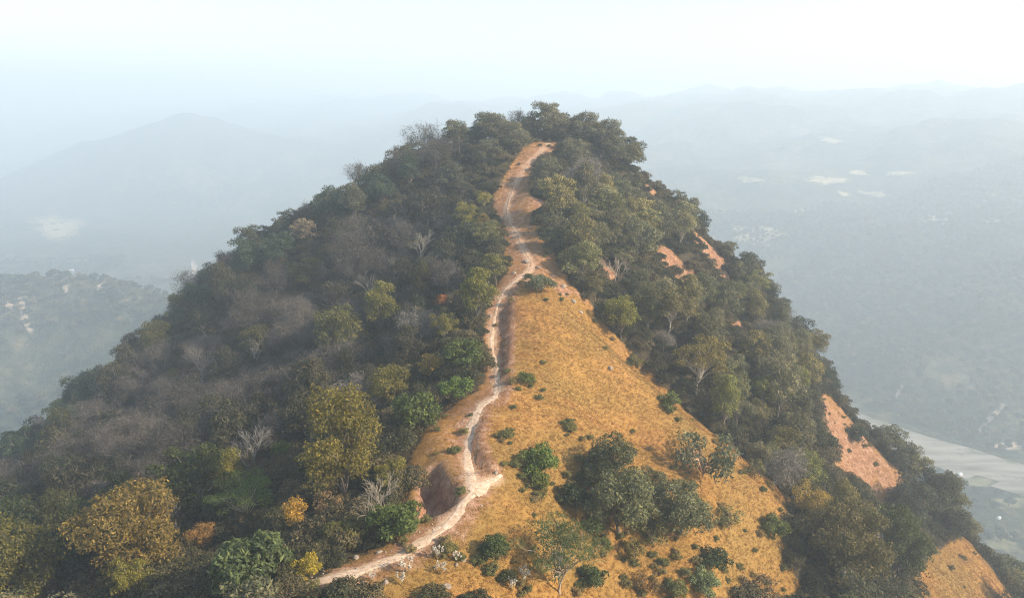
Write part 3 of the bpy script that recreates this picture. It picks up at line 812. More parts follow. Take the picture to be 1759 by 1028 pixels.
GOLD = (.185, .13, .034); OLIVE = (.13, .115, .028); YGREEN = (.19, .17, .03); DKGREEN = (.045, .062, .022); GREEN = (.085, .11, .027); BRIGHT = (.10, .145, .028)
GREY = (.15, .142, .095); RUST = (.32, .12, .045); BLUEG = (.06, .085, .055); PALE = (.30, .25, .19); DKOL = (.075, .075, .028); SAGE = (.13, .14, .085)  # GREY is lightened to carry summit haze in the leaf colour
HERO = [
 # left, foreground
 (245, 905, 195, 'broad', GOLD, 'large golden-topped tree filling the lower corner', 'large golden-topped tree'),
 (55, 965, 180, 'dome', OLIVE, 'dark olive tree in the bottom corner beside the golden-topped tree', 'olive corner tree'),
 (108, 885, 80, 'slope_c', DKOL, 'small dark olive tree between the corner tree and the golden-topped tree', 'small dark olive tree'),
 (240, 985, 85, 'open', YGREEN, 'green-leaved pale-stemmed tree in front of the golden-topped tree', 'pale-stemmed green tree'),
 (345, 920, 60, 'slope_d', (.26, .15, .05), 'little rusty gold tree at the side of the golden-topped tree', 'little rusty gold tree'),
 (595, 765, 150, 'tall', (.175, .14, .028), 'tall full olive-gold tree overlooking the red hollow', 'tall olive-gold tree'),
 (425, 850, 125, 'feathery', (.11, .15, .035), 'airy light green tree with thin pale stems below the dark slope', 'airy light green tree'),
 (390, 800, 75, 'slope_a', YGREEN, 'yellow-green rounded tree just above the airy light green tree', 'yellow-green rounded tree'),
 (430, 968, 150, 'large_leaved', (.085, .11, .045), 'lush bush of large drooping green leaves near the trail foot', 'large-leaved bush'),
 (514, 878, 46, 'round_head', (.40, .24, .04), 'small golden ball-headed tree on a pale bare stem', 'golden ball-headed tree'),
 (530, 978, 62, 'shrub_a', (.34, .26, .03), 'bright yellow-flowered shrub at the trail foot', 'yellow-flowered shrub'),
 (572, 868, 85, 'shrub_open', (.26, .17, .09), 'rust and cream tipped shrub beside the pale gnarled tree', 'rust-tipped shrub'),
 (642, 848, 85, 'bare_a', PALE, 'gnarled pale leafless tree over the green bushes by the trail', 'gnarled pale leafless tree'),
 (600, 915, 95, 'shrub_b', OLIVE, 'olive bush on the trail side of the golden ball-headed tree', 'olive trailside bush'),
 (675, 895, 110, 'shrub_a', (.085, .115, .026), 'broad green bush right below the red hollow', 'broad green bush'),
 (668, 668, 88, 'slope_e', (.17, .145, .035), 'sunlit olive-yellow tree behind the tall olive-gold tree', 'sunlit olive-yellow tree'),
 (715, 705, 90, 'shrub_c', GREEN, 'dense green bush at the top edge of the red earth', 'dense green bush'),
 (740, 632, 58, 'slope_d', (.25, .17, .04), 'small golden tree behind the dense green bush', 'small golden tree'),
 (655, 528, 72, 'slope_c', (.17, .155, .04), 'upright yellow-green tree high on the shaded slope', 'upright yellow-green tree'),
 (590, 572, 105, 'slope_e', (.125, .12, .04), 'wide olive tree among the grey ones on the shaded slope', 'wide olive tree'),
 (764, 556, 62, 'open', (.17, .15, .04), 'tree with a pale forked trunk beside the upper trail', 'fork-trunked tree'),
 (800, 605, 80, 'shrub_c', GREEN, 'green thicket close to the middle of the trail', 'green trail thicket'),
 (778, 668, 72, 'shrub_a', BRIGHT, 'fresh bright green bush by the bend of the trail', 'bright green bend bush'),
 (820, 505, 74, 'slope_c', (.17, .16, .04), 'yellow-green tree where the trail enters the cutting', 'yellow-green cutting tree'),
 (852, 455, 58, 'slope_d', (.16, .15, .05), 'cream-tipped tree just above the cutting', 'cream-tipped tree'),
 (835, 400, 62, 'slope_b', (.15, .15, .06), 'grey-green tree beside the red upper trail', 'grey-green trail tree'),
 (766, 516, 36, 'shrub_c', RUST, 'rust-red shrub among the green trees above the forked trunk', 'rust-red shrub'),
 (484, 772, 44, 'shrub_c', BRIGHT, 'small vivid green bush alone on the dark slope', 'vivid green bush'),
 (78, 985, 26, 'shrub_a', (.30, .27, .03), 'yellow sprig on the face of the corner tree', 'yellow sprig'),
 # left, leafless
 (348, 615, 92, 'bare_b', (0.21, 0.19, 0.17), 'broad ash-grey leafless tree high on the shaded slope', 'broad ash-grey leafless tree'),
 (438, 752, 70, 'bare_a', (0.25, 0.23, 0.20), 'whitish leafless tree above the yellow-green rounded tree', 'whitish leafless tree'),
 (436, 592, 42, 'bare_a', (0.26, 0.24, 0.21), 'slim pale leafless tree in the middle of the shaded slope', 'slim pale leafless tree'),
 (638, 486, 60, 'bare_b', (0.28, 0.25, 0.22), 'white-limbed leafless tree behind the upright yellow-green tree', 'white-limbed leafless tree'),
 (722, 412, 46, 'bare_a', (0.26, 0.24, 0.20), 'little pale leafless tree high under the summit wood', 'little pale leafless tree'),
 # left skyline
 (430, 440, 72, 'slope_a', BLUEG, 'blue-green tree standing out on the shoulder of the far edge', 'blue-green shoulder tree'),
 (482, 422, 72, 'slope_b', BLUEG, 'second blue-green tree up from the shoulder tree', 'second shoulder tree'),
 (522, 396, 56, 'slope_d', (.24, .19, .14), 'pinkish grey tree between the blue-green edge trees', 'pinkish grey edge tree'),
 (566, 352, 70, 'slope_a', BLUEG, 'large blue-green tree on the far edge above the pinkish one', 'large blue-green edge tree'),
 (612, 346, 52, 'slope_c', (.12, .12, .08), 'dull green tree beside the large blue-green edge tree', 'dull green edge tree'),
 (658, 326, 60, 'slope_a', BLUEG, 'bushy tree near the top of the far edge', 'bushy edge tree'),
 (706, 290, 46, 'slope_c', BLUEG, 'narrow tree on the edge nearest the summit wood', 'narrow edge tree'),
 (345, 508, 64, 'slope_b', (.07, .09, .06), 'low spreading tree on the far edge below the shoulder tree', 'low edge tree'),
 (305, 545, 46, 'slope_d', (.09, .10, .065), 'small tree lowest on the open part of the far edge', 'lowest edge tree'),
 # summit
 (790, 238, 46, 'tiered', (.07, .08, .055), 'layered fir-like tree at the end of the summit wood', 'layered fir-like tree'),
 (850, 208, 68, 'bushy', GREY, 'rounded tree standing up at the end of the summit wood', 'rounded summit tree'),
 (884, 236, 68, 'bushy', GREY, 'broad grey-green tree beside the top of the trail', 'broad trail-top tree'),
 (943, 200, 80, 'bushy', (.16, .15, .105), 'tallest tree crowning the summit behind the trail end', 'crowning summit tree'),
 (1004, 200, 72, 'bushy', GREY, 'tall tree next to the crowning summit tree', 'tall summit tree'),
 (1042, 218, 72, 'bushy', (.14, .135, .09), 'outermost tree of the summit wood above the steep side', 'outermost summit tree'),
 (936, 296, 60, 'bushy', (.14, .135, .085), 'pale-tipped tree hugging the sunny side of the upper trail', 'upper trailside tree'),
 (940, 222, 44, 'bushy', (.12, .12, .08), 'low tree closing the gap behind the trail end', 'gap-closing tree'),
 (905, 214, 46, 'bushy', (.13, .128, .085), 'small rounded tree filling the gap left of the crowning summit tree', 'gap-filling summit tree'),
 (972, 192, 52, 'bushy', (.15, .14, .10), 'tree squeezed between the crowning and the tall summit trees', 'squeezed summit tree'),
 (1022, 196, 44, 'slope_d', GREY, 'spiky-topped tree behind the outermost summit tree', 'spiky summit tree'),
 (1052, 262, 60, 'bushy', (.135, .13, .085), 'bulky tree below the outermost summit tree', 'bulky summit tree'),
 (985, 262, 62, 'bushy', (.14, .135, .09), 'dense tree right beside the end of the trail', 'trail-end tree'),
 (835, 262, 60, 'bushy', (.12, .12, .08), 'full tree below the rounded summit tree', 'full tree under the summit'),
 # right flank
 (948, 408, 54, 'slope_b', (.07, .08, .045), 'dark rounded tree on the brink above the grass apex', 'dark brink tree'),
 (1000, 372, 36, 'slope_c', (.20, .19, .06), 'slender yellow-green tree below the upper trail', 'slender yellow-green tree'),
 (1058, 455, 52, 'bare_b', (.42, .34, .27), 'pale leafless tree beside the red patch of the sunny flank', 'pale flank leafless tree'),
 (1066, 542, 74, 'slope_e', (.19, .18, .035), 'bright yellow-green tree at the head of the gully', 'bright gully tree'),
 (930, 488, 62, 'shrub_b', SAGE, 'low grey-green bush capping the apex of the grass face', 'apex bush'),
 (1192, 612, 105, 'open', (.20, .16, .045), 'golden-olive tree with pale forked limbs above the grass edge', 'golden-olive forked tree'),
 (1335, 512, 54, 'slope_b', (.10, .10, .065), 'wispy tree jutting from the steep skyline', 'jutting skyline tree'),
 (1420, 616, 50, 'bushy', (.055, .065, .045), 'lone dark round tree at the lower skyline', 'lone dark skyline tree'),
 (1252, 396, 38, 'slope_d', GREY, 'small wispy tree on the upper skyline', 'small wispy skyline tree'),
 (1180, 332, 52, 'slope_b', GREY, 'rounded tree on the skyline below the summit', 'rounded skyline tree'),
 (1472, 746, 44, 'shrub_a', (.06, .072, .045), 'round dark bush alone on the reddish grass spur', 'lone spur bush'),
 (1562, 862, 92, 'bushy', (.065, .068, .042), 'dark shaggy tree at the foot of the reddish grass spur', 'shaggy spur-foot tree'),
 (1632, 902, 66, 'bushy', (.06, .06, .042), 'dark tree on the far corner below the reddish spur', 'far corner tree'),
 (1392, 862, 84, 'open', (.32, .22, .05), 'golden-leaved tree with a slanting pale trunk by the sunny gully', 'golden slanting tree'),
 (1445, 925, 165, 'broad', (.13, .105, .04), 'massive dark olive tree low on the sunny side', 'massive dark olive tree'),
 (1530, 935, 105, 'tall', (.08, .09, .025), 'deep green tree leaning on the massive dark olive tree', 'deep green tree'),
 (1500, 705, 42, 'slope_b', (.09, .09, .065), 'uppermost small tree behind the reddish spur crest', 'uppermost spur-crest tree'),
 (1540, 750, 40, 'slope_a', (.08, .085, .06), 'middle small tree behind the reddish spur crest', 'middle spur-crest tree'),
 (1590, 806, 46, 'slope_c', (.075, .08, .055), 'lowest small tree behind the reddish spur crest', 'lowest spur-crest tree'),
 # on the grass
 (1208, 782, 132, 'shrub_open', SAGE, 'spreading grey-green bush with reddish stems on the grass edge', 'spreading grey-green bush'),
 (1048, 800, 112, 'bushy', (.085, .09, .04), 'dark rounded tree at the top of the clump on the grass', 'dark clump tree'),
 (1062, 866, 150, 'bushy', (.15, .15, .075), 'pale-tipped sage tree in the middle of the clump on the grass', 'pale-tipped sage tree'),
 (1168, 876, 122, 'bushy', (.15, .15, .08), 'sage tree on the sunny side of the clump on the grass', 'sunny-side sage tree'),
 (988, 852, 60, 'shrub_c', DKGREEN, 'small deep green bush tucked beside the grass clump', 'small deep green bush'),
 (930, 795, 84, 'shrub_a', (.12, .16, .028), 'bright green bush alone on the golden slope below the trail', 'lone bright green bush'),
 (926, 826, 40, 'shrub_c', (.14, .16, .03), 'yellowish lower half of the bush group on the golden slope', 'yellowish slope bush'),
 (902, 650, 36, 'shrub_b', (.10, .13, .025), 'small green bush high on the golden slope near the trail', 'high slope bush'),
 (846, 942, 54, 'shrub_c', (.075, .10, .025), 'upright dark green bush below the trail in the foreground', 'upright dark bush'),
 (962, 945, 165, 'feathery', (.10, .125, .04), 'wide feathery green tree with thin bare stems on the lower slope', 'wide feathery tree'),
 (1222, 962, 70, 'shrub_b', DKGREEN, 'dark glossy bush at the bottom of the golden slope', 'dark glossy bush'),
 (1212, 1000, 62, 'shrub_a', (.20, .23, .11), 'pale silvery bush below the dark glossy bush', 'pale silvery bush'),
 (1302, 1015, 80, 'shrub_open', (.16, .11, .07), 'brownish twiggy bush at the bottom edge of the slope', 'brownish twiggy bush'),
 (1252, 890, 60, 'shrub_open', (.17, .16, .06), 'thin olive bush between the clump and the massive olive tree', 'thin olive bush'),
 (1160, 1012, 44, 'shrub_c', (.14, .15, .05), 'small upright bush at the bottom below the feathery tree', 'small bottom bush'),
 (1118, 838, 76, 'bushy', (.12, .12, .06), 'dim tree linking the two sage trees of the grass clump', 'linking clump tree'),
 (1120, 912, 70, 'shrub_open', (.15, .145, .06), 'loose sage bush under the linked trees of the grass clump', 'loose sage bush'),
 (1012, 822, 60, 'bushy', (.085, .095, .04), 'dark tree on the trail side of the grass clump', 'dark trail-side clump tree'),
 (1092, 622, 36, 'shrub_b', (.15, .14, .05), 'olive bush upper on the long sunny grass crest', 'upper crest bush'),
 (1152, 690, 46, 'shrub_a', (.13, .15, .035), 'green bush midway down the long sunny grass crest', 'midway crest bush'),
 (1296, 806, 46, 'shrub_open', (.15, .14, .06), 'thin bush low on the long sunny grass crest', 'low crest bush'),
 (1328, 905, 60, 'shrub_a', (.11, .125, .03), 'green bush where the crest meets the massive olive tree', 'crest-end bush'),
 (1090, 945, 56, 'shrub_open', (.19, .16, .05), 'straggly olive bush below the grass clump', 'straggly olive bush'),
 (1015, 990, 60, 'shrub_a', (.07, .095, .03), 'dark green bush at the foot of the wide feathery tree', 'feathery-foot bush'),
 (1110, 1000, 56, 'shrub_open', (.22, .14, .06), 'dry reddish bush near the bottom of the golden slope', 'dry reddish bush'),
 (872, 990, 40, 'shrub_b', (.12, .12, .035), 'low olive bush below the upright dark bush', 'low olive bush'),
 (1020, 905, 44, 'shrub_b', (.12, .13, .04), 'low green bush under the pale-tipped sage tree', 'low green clump bush'),
 (770, 945, 26, 'shrub_c', (.20, .17, .05), 'tiny yellowish bush on the lower side of the trail', 'tiny trail bush'),
 (980, 736, 26, 'shrub_b', (.22, .19, .06), 'tiny dry bush in the middle of the golden slope', 'tiny dry bush'),
 (868, 748, 20, 'shrub_c', (.17, .16, .05), 'tiny green tuft beside the cutting bank', 'tiny green tuft'),
]
CATS = {'bare': 'leafless tree', 'shrub': 'shrub', 'large_leaved': 'bush'}
LAND_MARKS = []
occupied = []
HERO_PX = []
hr = random.Random(3)
for cx, cy, w, kind, col, label, short in HERO:
    b = locate(cx, cy, w, kind)
    if b is None: continue
    _, g, s = b
    is_shrub = kind.startswith('shrub') or kind == 'large_leaved'
    is_bare = kind.startswith('bare')
    name = 'shrub' if is_shrub else 'leafless_tree' if is_bare else 'leafy_tree'
    place(kind, name, tuple(g), s, hr.uniform(0, 6.28), col, label, 'shrub' if is_shrub else 'leafless tree' if is_bare else 'tree', tcol=col if is_bare else None)
    LAND_MARKS.append((cx, cy, short)); HERO_PX.append((cx, cy, w, project(g)[2]))
    occupied.append((g[0], g[1], PROTO[kind]['w'] * s * .36))

# ------------------------------------------------------------------ the woods on the flanks
def ginterp(M, x, y): return interp(M, XS, YS, x, y)
def poisson(rng, n, r, x0, x1, y0, y1):
    cell = {}; out = []
    for _ in range(n):
        x = rng.uniform(x0, x1); y = rng.uniform(y0, y1)
        i, j = int(x // r), int(y // r)
        if any((x - q[0]) ** 2 + (y - q[1]) ** 2 < r * r for a in (-1, 0, 1) for b in (-1, 0, 1) for q in cell.get((i + a, j + b), ())): continue
        cell.setdefault((i, j), []).append((x, y)); out.append((x, y))
    return out
prng = random.Random(21)
nrs = np.random.default_rng(77)
cand = poisson(prng, 80000, 3.95, -190, 150, 38, 235)
occ = np.array(occupied)
fill = []
CLEAR = [np.array(q, float) for q in (                # open ground in view: no tree stands before it
 [(440,1110),(480,1020),(560,975),(690,935),(735,900),(715,850),(715,800),(760,715),(830,672),(845,600),(850,500),(880,470),(872,400),(855,350),(885,290),(930,240),(955,245),(905,310),(900,340),(920,400),(945,450),(980,520),(1040,600),(1120,680),(1190,742),(1265,800),(1335,870),(1330,930),(1345,1000),(1400,1100)],
 [(1400,655),(1440,690),(1480,735),(1535,800),(1608,884),(1560,890),(1495,872),(1432,815),(1395,740)],
 [(1475,668),(1515,708),(1570,772),(1650,850),(1759,905),(1759,600),(1500,600)],
 [(1690,930),(1655,935),(1600,970),(1585,1000),(1570,1100),(1740,1100),(1705,985)],
 [(1120,420),(1190,450),(1205,505),(1165,500),(1125,470)], [(1192,395),(1240,425),(1260,475),(1210,455)], [(1090,285),(1150,345),(1140,355),(1095,310)], [(1245,545),(1290,570),(1285,585),(1255,570)], [(1025,440),(1050,470),(1040,480),(1025,465)])]
for x, y in cand:
    gm = float(ginterp(gmask, x, y))
    if gm > .25: continue
    dq = np.hypot(occ[:, 0] - x, occ[:, 1] - y)
    if (dq < occ[:, 2] + 1.2).any(): continue
    z = float(H(x, y))
    u, v, dep = project((x, y, z + 5))
    if not (-160 < u < 1920 and 100 < v < 1190): continue
    t = np.linspace(.3, .97, 60)                # is the crown in sight over the terrain?
    tz = CZ + (z + 7 - CZ) * t
    if (H(x * t, y * t) > tz + .5).mean() > .08: continue
    q = np.array([(x, y, z + a) for a in (1.0, 3.5, 6.0)] + [(x - 2.2, y, z + 3.5), (x + 2.2, y, z + 3.5)])
    qu, qv, _ = project(q)
    if any(inside(c, qu, qv).any() for c in CLEAR): continue
    r_px = 3.0 * F / dep
    if any(abs(u - a) < .32 * w_ + r_px * .6 and abs(v - b) < .4 * w_ + r_px * .6 and dep < d_ + 1 for a, b, w_, d_ in HERO_PX): continue
    dt = float(ginterp(dtr, x, y))
    fill.append((x, y, z, float(u), float(v), float(dep), dt))
bare_l, leaf_l, rest = [], [], []
for (x, y, z, u, v, dep, dt) in fill:
    left = float(ginterp(side_tr, x, y)) < 0 and not (y > 195 and x > 8)
    n = float(vnoise(x / 17, y / 17, 4)); n2 = float(vnoise(x / 7, y / 7, 14))
    edge = dt < 11
    j = nrs.uniform(.75, 1.3)
    if left:  # this slope's shade is deepened in its twig and leaf colours
        pbare = .55 if (y > 85 and not edge) else .04
        if x < -100 or (y > 165 and x < -45): pbare = .35
        if nrs.uniform() < pbare + (n - .5) * .5:
            g0 = nrs.uniform(.85, 1.25)
            col = (.10 * g0, .088 * g0, .076 * g0) if nrs.uniform() < .9 else (.20, .18, .155)
            bare_l.append((x, y, z, u, v, dep, col, 'twiggy_' + 'abcd'[nrs.integers(0, 4)] if col[0] < .19 or nrs.uniform() < .3 else 'bare_' + 'ab'[nrs.integers(0, 2)]))
            continue
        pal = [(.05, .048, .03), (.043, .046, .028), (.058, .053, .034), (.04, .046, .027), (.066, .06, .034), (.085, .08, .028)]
        if edge: pal = [(.16, .135, .03), (.22, .19, .035), (.11, .125, .03), (.20, .17, .04), (.25, .18, .045), (.19, .165, .035), (.14, .13, .03)]  # trailside leaf colours brightened to stand in for sunlight
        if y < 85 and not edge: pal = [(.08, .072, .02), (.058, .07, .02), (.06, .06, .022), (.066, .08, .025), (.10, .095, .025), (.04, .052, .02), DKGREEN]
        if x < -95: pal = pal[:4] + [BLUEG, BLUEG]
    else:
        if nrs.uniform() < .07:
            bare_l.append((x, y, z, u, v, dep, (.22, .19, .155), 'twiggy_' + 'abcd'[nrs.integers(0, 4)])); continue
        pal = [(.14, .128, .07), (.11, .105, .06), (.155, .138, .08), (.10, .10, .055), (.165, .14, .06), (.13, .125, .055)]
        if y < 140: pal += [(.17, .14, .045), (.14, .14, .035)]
    col = np.array(pal[nrs.integers(0, len(pal))]) * j * (1.25 if y > 165 else 1.0) * (1.0 if left else 1.15)  # leaf colour lifted: haze near the summit, sunlight on the right flank
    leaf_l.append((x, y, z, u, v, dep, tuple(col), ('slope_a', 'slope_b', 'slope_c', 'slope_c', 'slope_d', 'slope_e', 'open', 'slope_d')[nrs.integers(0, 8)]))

def side_word(u0, v0, u, v):
    on_left = u0 < 850
    dx, dy = u - u0, v - v0
    if abs(dy) > 1.2 * abs(dx): return 'behind' if dy < 0 else 'in front of'
    toward_trail = (dx > 0) == on_left
    return 'on the trail side of' if toward_trail else 'on the valley side of'
_T = 'nearest second third fourth fifth sixth seventh eighth ninth tenth eleventh twelfth thirteenth fourteenth fifteenth sixteenth seventeenth eighteenth nineteenth'.split()
_O = ['', 'first', 'second'] + _T[2:9]
ORD = _T + [(w + 'ieth') if not q else w + 'y-' + _O[q] for w in ('twent', 'thirt', 'fort', 'fift') for q in range(10)]
def shade(c, bare_):
    r, g, b = c
    if bare_: return 'pale grey' if r > .19 else 'ash-grey' if r > .16 else 'dark grey'
    if r > 1.15 * g and r > .16: return 'golden'
    if g > 1.15 * r and g > .09: return 'green'
    if b > .62 * r: return 'blue-green' if g > 1.15 * r else 'grey-green'
    if r > .12: return 'yellow-olive'
    return 'dull olive' if r > .085 else 'dark green'
def name_all(lst, noun, bare_):
    buckets = {}
    for k, t in enumerate(lst):
        u, v = t[3], t[4]
        d = [(u - a) ** 2 + ((v - b) * 1.2) ** 2 for a, b, _ in LAND_MARKS]
        m = int(np.argmin(d))
        a, b, short = LAND_MARKS[m]
        buckets.setdefault((shade(t[6], bare_), side_word(a, b, u, v), short), []).append((d[m], k))
    out = [None] * len(lst)
    for (sh, sw, short), mem in buckets.items():
        mem.sort()
        for q, (_, k) in enumerate(mem):
            if len(mem) == 1: out[k] = f'{sh} {noun} {sw} the {short}'
            else: out[k] = f'{ORD[min(q, 58)]} {sh} {noun} {sw} the {short}'
    return out
def biggest(lst, n):
    o = sorted(range(len(lst)), key=lambda k: lst[k][5])
    return [lst[k] for k in o[:n]], [lst[k] for k in o[n:]]
leaf_in, leaf_out = biggest([t for t in leaf_l if -20 < t[3] < 1780 and t[4] < 1060], 250)
bare_in, bare_out = biggest([t for t in bare_l if -20 < t[3] < 1780 and t[4] < 1060], 290)
leaf_out += [t for t in leaf_l if not (-20 < t[3] < 1780 and t[4] < 1060)]
bare_out += [t for t in bare_l if not (-20 < t[3] < 1780 and t[4] < 1060)]
print('woods:', len(leaf_l), len(bare_l), 'singles', len(leaf_in), len(bare_in))
for lst, noun, nm, bare_, grp in ((leaf_in, 'leafy tree', 'leafy_tree', False, 'leafy trees on the flanks of the hill'), (bare_in, 'leafless tree', 'leafless_tree', True, 'leafless trees on the flanks of the hill')):
    for t, lab in zip(lst, name_all(lst, noun, bare_)):
        x, y, z, u, v, dep, col, kind = t
        s = (.62 + .85 * nrs.uniform() ** 1.4) * (1.0 if not bare_ else .95)
        if not bare_ and float(ginterp(dtr, x, y)) < 9: s *= .7
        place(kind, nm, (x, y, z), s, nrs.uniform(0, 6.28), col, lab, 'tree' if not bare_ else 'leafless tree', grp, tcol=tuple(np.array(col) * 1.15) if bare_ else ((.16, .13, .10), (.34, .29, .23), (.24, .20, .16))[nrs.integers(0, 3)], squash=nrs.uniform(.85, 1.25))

# ------------------------------------------------------------------ masses that nobody could count
def scatter(name, pts, rot, scl, me, label, cat, tilt=None):
    m = bpy.data.meshes.new(name)
    m.vertices.add(len(pts)); m.vertices.foreach_set('co', np.asarray(pts, np.float32).ravel())
    a = m.attributes.new('rot', 'FLOAT_VECTOR', 'POINT')
    r3 = np.zeros((len(pts), 3), np.float32); r3[:, 2] = rot
    if tilt is not None: r3[:, :2] = tilt
    a.data.foreach_set('vector', r3.ravel())
    a = m.attributes.new('scl', 'FLOAT', 'POINT'); a.data.foreach_set('value', np.asarray(scl, np.float32))
    o = obj(name, m)
    src = bpy.data.objects.new(name + '_piece', me)
    ng = bpy.data.node_groups.new(name + '_nodes', 'GeometryNodeTree')
    ng.interface.new_socket('Geometry', in_out='INPUT', socket_type='NodeSocketGeometry')
    ng.interface.new_socket('Geometry', in_out='OUTPUT', socket_type='NodeSocketGeometry')
    N = ng.nodes
    gi = N.new('NodeGroupInput'); go = N.new('NodeGroupOutput')
    mp = N.new('GeometryNodeMeshToPoints'); ip = N.new('GeometryNodeInstanceOnPoints')
    oi = N.new('GeometryNodeObjectInfo'); oi.inputs[0].default_value = src; oi.inputs[1].default_value = True
    ra = N.new('GeometryNodeInputNamedAttribute'); ra.data_type = 'FLOAT_VECTOR'; ra.inputs[0].default_value = 'rot'
    sa = N.new('GeometryNodeInputNamedAttribute'); sa.data_type = 'FLOAT'; sa.inputs[0].default_value = 'scl'
    L = ng.links
    L.new(gi.outputs[0], mp.inputs[0]); L.new(mp.outputs[0], ip.inputs['Points']); L.new(oi.outputs['Geometry'], ip.inputs['Instance'])
    L.new(ra.outputs[0], ip.inputs['Rotation']); L.new(sa.outputs[0], ip.inputs['Scale']); L.new(ip.outputs[0], go.inputs[0])
    md = o.modifiers.new('scatter', 'NODES'); md.node_group = ng
    return tag(o, label, cat, kind='stuff')
def mass_mesh(name, src, mat):
    me = src.copy(); me.name = name; me.materials.clear(); me.materials.append(mat); return me
M_WOOD = mat_leaf_mass('mixed_wood', [(0, (.06, .07, .045)), (.35, (.09, .09, .055)), (.6, (.12, .11, .065)), (.8, (.10, .105, .045)), (1, (.15, .13, .06))])
M_TWIG = mat_leaf_mass('grey_twigs', [(0, (.10, .088, .075)), (1, (.15, .133, .115))])
M_UNDER = mat_leaf_mass('undergrowth', [(0, (.04, .042, .021)), (.4, (.065, .06, .027)), (.7, (.09, .075, .038)), (1, (.12, .095, .048))])
M_FARWOOD = mat_leaf_mass('far_wood', [(0, (.03, .045, .03)), (.5, (.05, .06, .034)), (.8, (.09, .085, .045)), (1, (.16, .13, .07))])
for k, kd in enumerate('abe'):
    t = leaf_out[k::3]
    if t: scatter('wood', [q[:3] for q in t], nrs.uniform(0, 6.28, len(t)), nrs.uniform(.8, 1.25, len(t)), mass_mesh('wood', PROTO['slope_' + kd]['crown'], M_WOOD), 'farthest leafy woodland on the hill, %s' % ['denser part', 'spreading part', 'taller part'][k], 'woodland')
if bare_out:
    scatter('leafless_wood', [q[:3] for q in bare_out], nrs.uniform(0, 6.28, len(bare_out)), nrs.uniform(.8, 1.2, len(bare_out)), mass_mesh('leafless_wood', PROTO['twiggy_c']['crown'], M_TWIG), 'farthest grey leafless woodland on the hill', 'woodland')
# undergrowth between the trunks
up = poisson(prng, 70000, 1.9, -175, 140, 38, 225)
up = np.array([(x, y) for x, y in up if float(ginterp(gmask, x, y)) < .35])
scatter('undergrowth', np.c_[up, H(up[:, 0], up[:, 1]) - .1], nrs.uniform(0, 6.28, len(up)), nrs.uniform(.7, 1.5, len(up)), mass_mesh('undergrowth', PROTO['shrub_b']['crown'], M_UNDER), 'dim undergrowth beneath the trees', 'undergrowth')
print('undergrowth', len(up))
# low scrub dotted over the grass
sp = poisson(prng, 9000, 3.0, -30, 115, 45, 215)
sp = np.array([(x, y) for x, y in sp if float(ginterp(gmask, x, y)) > .6 and float(ginterp(dtr, x, y)) > 1.6 and float(vnoise(x / 5, y / 5, 90)) > .8])
scatter('scrub', np.c_[sp, H(sp[:, 0], sp[:, 1]) - .1], nrs.uniform(0, 6.28, len(sp)), nrs.uniform(.16, .42, len(sp)), mass_mesh('scrub', PROTO['shrub_b']['crown'], mat_leaf_mass('scrub', [(0, (.11, .12, .035)), (.5, (.19, .16, .05)), (1, (.28, .19, .08))])), 'low scrub dotted over the grass', 'scrub')
sp2 = np.array([(g_[0] + q_[0] * g_[2] * 3.2, g_[1] + q_[1] * g_[2] * 3.2) for g_ in occupied for q_ in nrs.normal(size=(7, 2)) * .5])
sp2 = sp2[ginterp(gmask, sp2[:, 0], sp2[:, 1]) > .5]
scatter('weeds', np.c_[sp2, H(sp2[:, 0], sp2[:, 1]) - .1], nrs.uniform(0, 6.28, len(sp2)), nrs.uniform(.2, .5, len(sp2)), mass_mesh('weeds', PROTO['shrub_a']['crown'], mat_leaf_mass('weeds', [(0, (.10, .11, .035)), (.5, (.17, .15, .05)), (1, (.26, .18, .07))])), 'weeds spreading round the bushes on the grass', 'weeds')
# dry grass
def tuft_mesh(seed, blades, h, spread):
    r = np.random.default_rng(seed); V = []; Fc = []
    for k in range(blades):
        a = r.uniform(0, 6.28); q = r.uniform(0, spread); lean = r.uniform(.3, 1.5); b = r.uniform(0, 6.28)
        p = np.array([q * math.cos(a), q * math.sin(a), -.05]); L = h * r.uniform(.5, 1.15); w = .022
        s = np.array([-math.sin(b), math.cos(b), 0]) * w
        d = np.array([math.cos(b) * lean, math.sin(b) * lean, 1]); d /= np.linalg.norm(d)
        m = p + d * L * .55; tip = p + d * L * .92 + np.array([math.cos(b), math.sin(b), -.2]) * L * .22
        i = len(V); V += [p - s, p + s, m + s * .8, m - s * .8, tip]
        Fc += [(i, i + 1, i + 2, i + 3), (i + 3, i + 2, i + 4)]
    return new_mesh('tuft', V, Fc, M_GRASS, False, fattr=r.uniform(0, 1, len(Fc)))
def grass_points(n, x0, x1, y0, y1):
    x = nrs.uniform(x0, x1, n); y = nrs.uniform(y0, y1, n)
    m = ginterp(gmask, x, y); so = ginterp(soil, x, y); d = np.minimum(ginterp(dtr, x, y), ginterp(dsp, x, y))
    keep = (nrs.uniform(size=n) < m * (1 - np.clip(so * 1.0, 0, .92))) & (d > .75 + .5 * nrs.uniform(size=n)) & (nrs.uniform(size=n) < .65 + .6 * vnoise(x / 1.7, y / 1.7, 55))
    keep &= ~inside(PIT, x, y)
    return x[keep], y[keep]
for k, (n, h, sp_, bl, lab) in enumerate([(520000, .2, .32, 16, 'fine dry golden grass over the open slopes'), (9000, .42, .3, 16, 'taller dry golden grass tufts over the open slopes')]):
    x, y = grass_points(n, -40, 130, 40, 215)
    print('grass', len(x))
    scatter('dry_grass', np.c_[x, y, H(x, y)], nrs.uniform(0, 6.28, len(x)), nrs.uniform(.55, 1.2, len(x)), tuft_mesh(60 + k, bl, h, sp_), lab, 'grass', tilt=nrs.normal(size=(len(x), 2)) * .18)
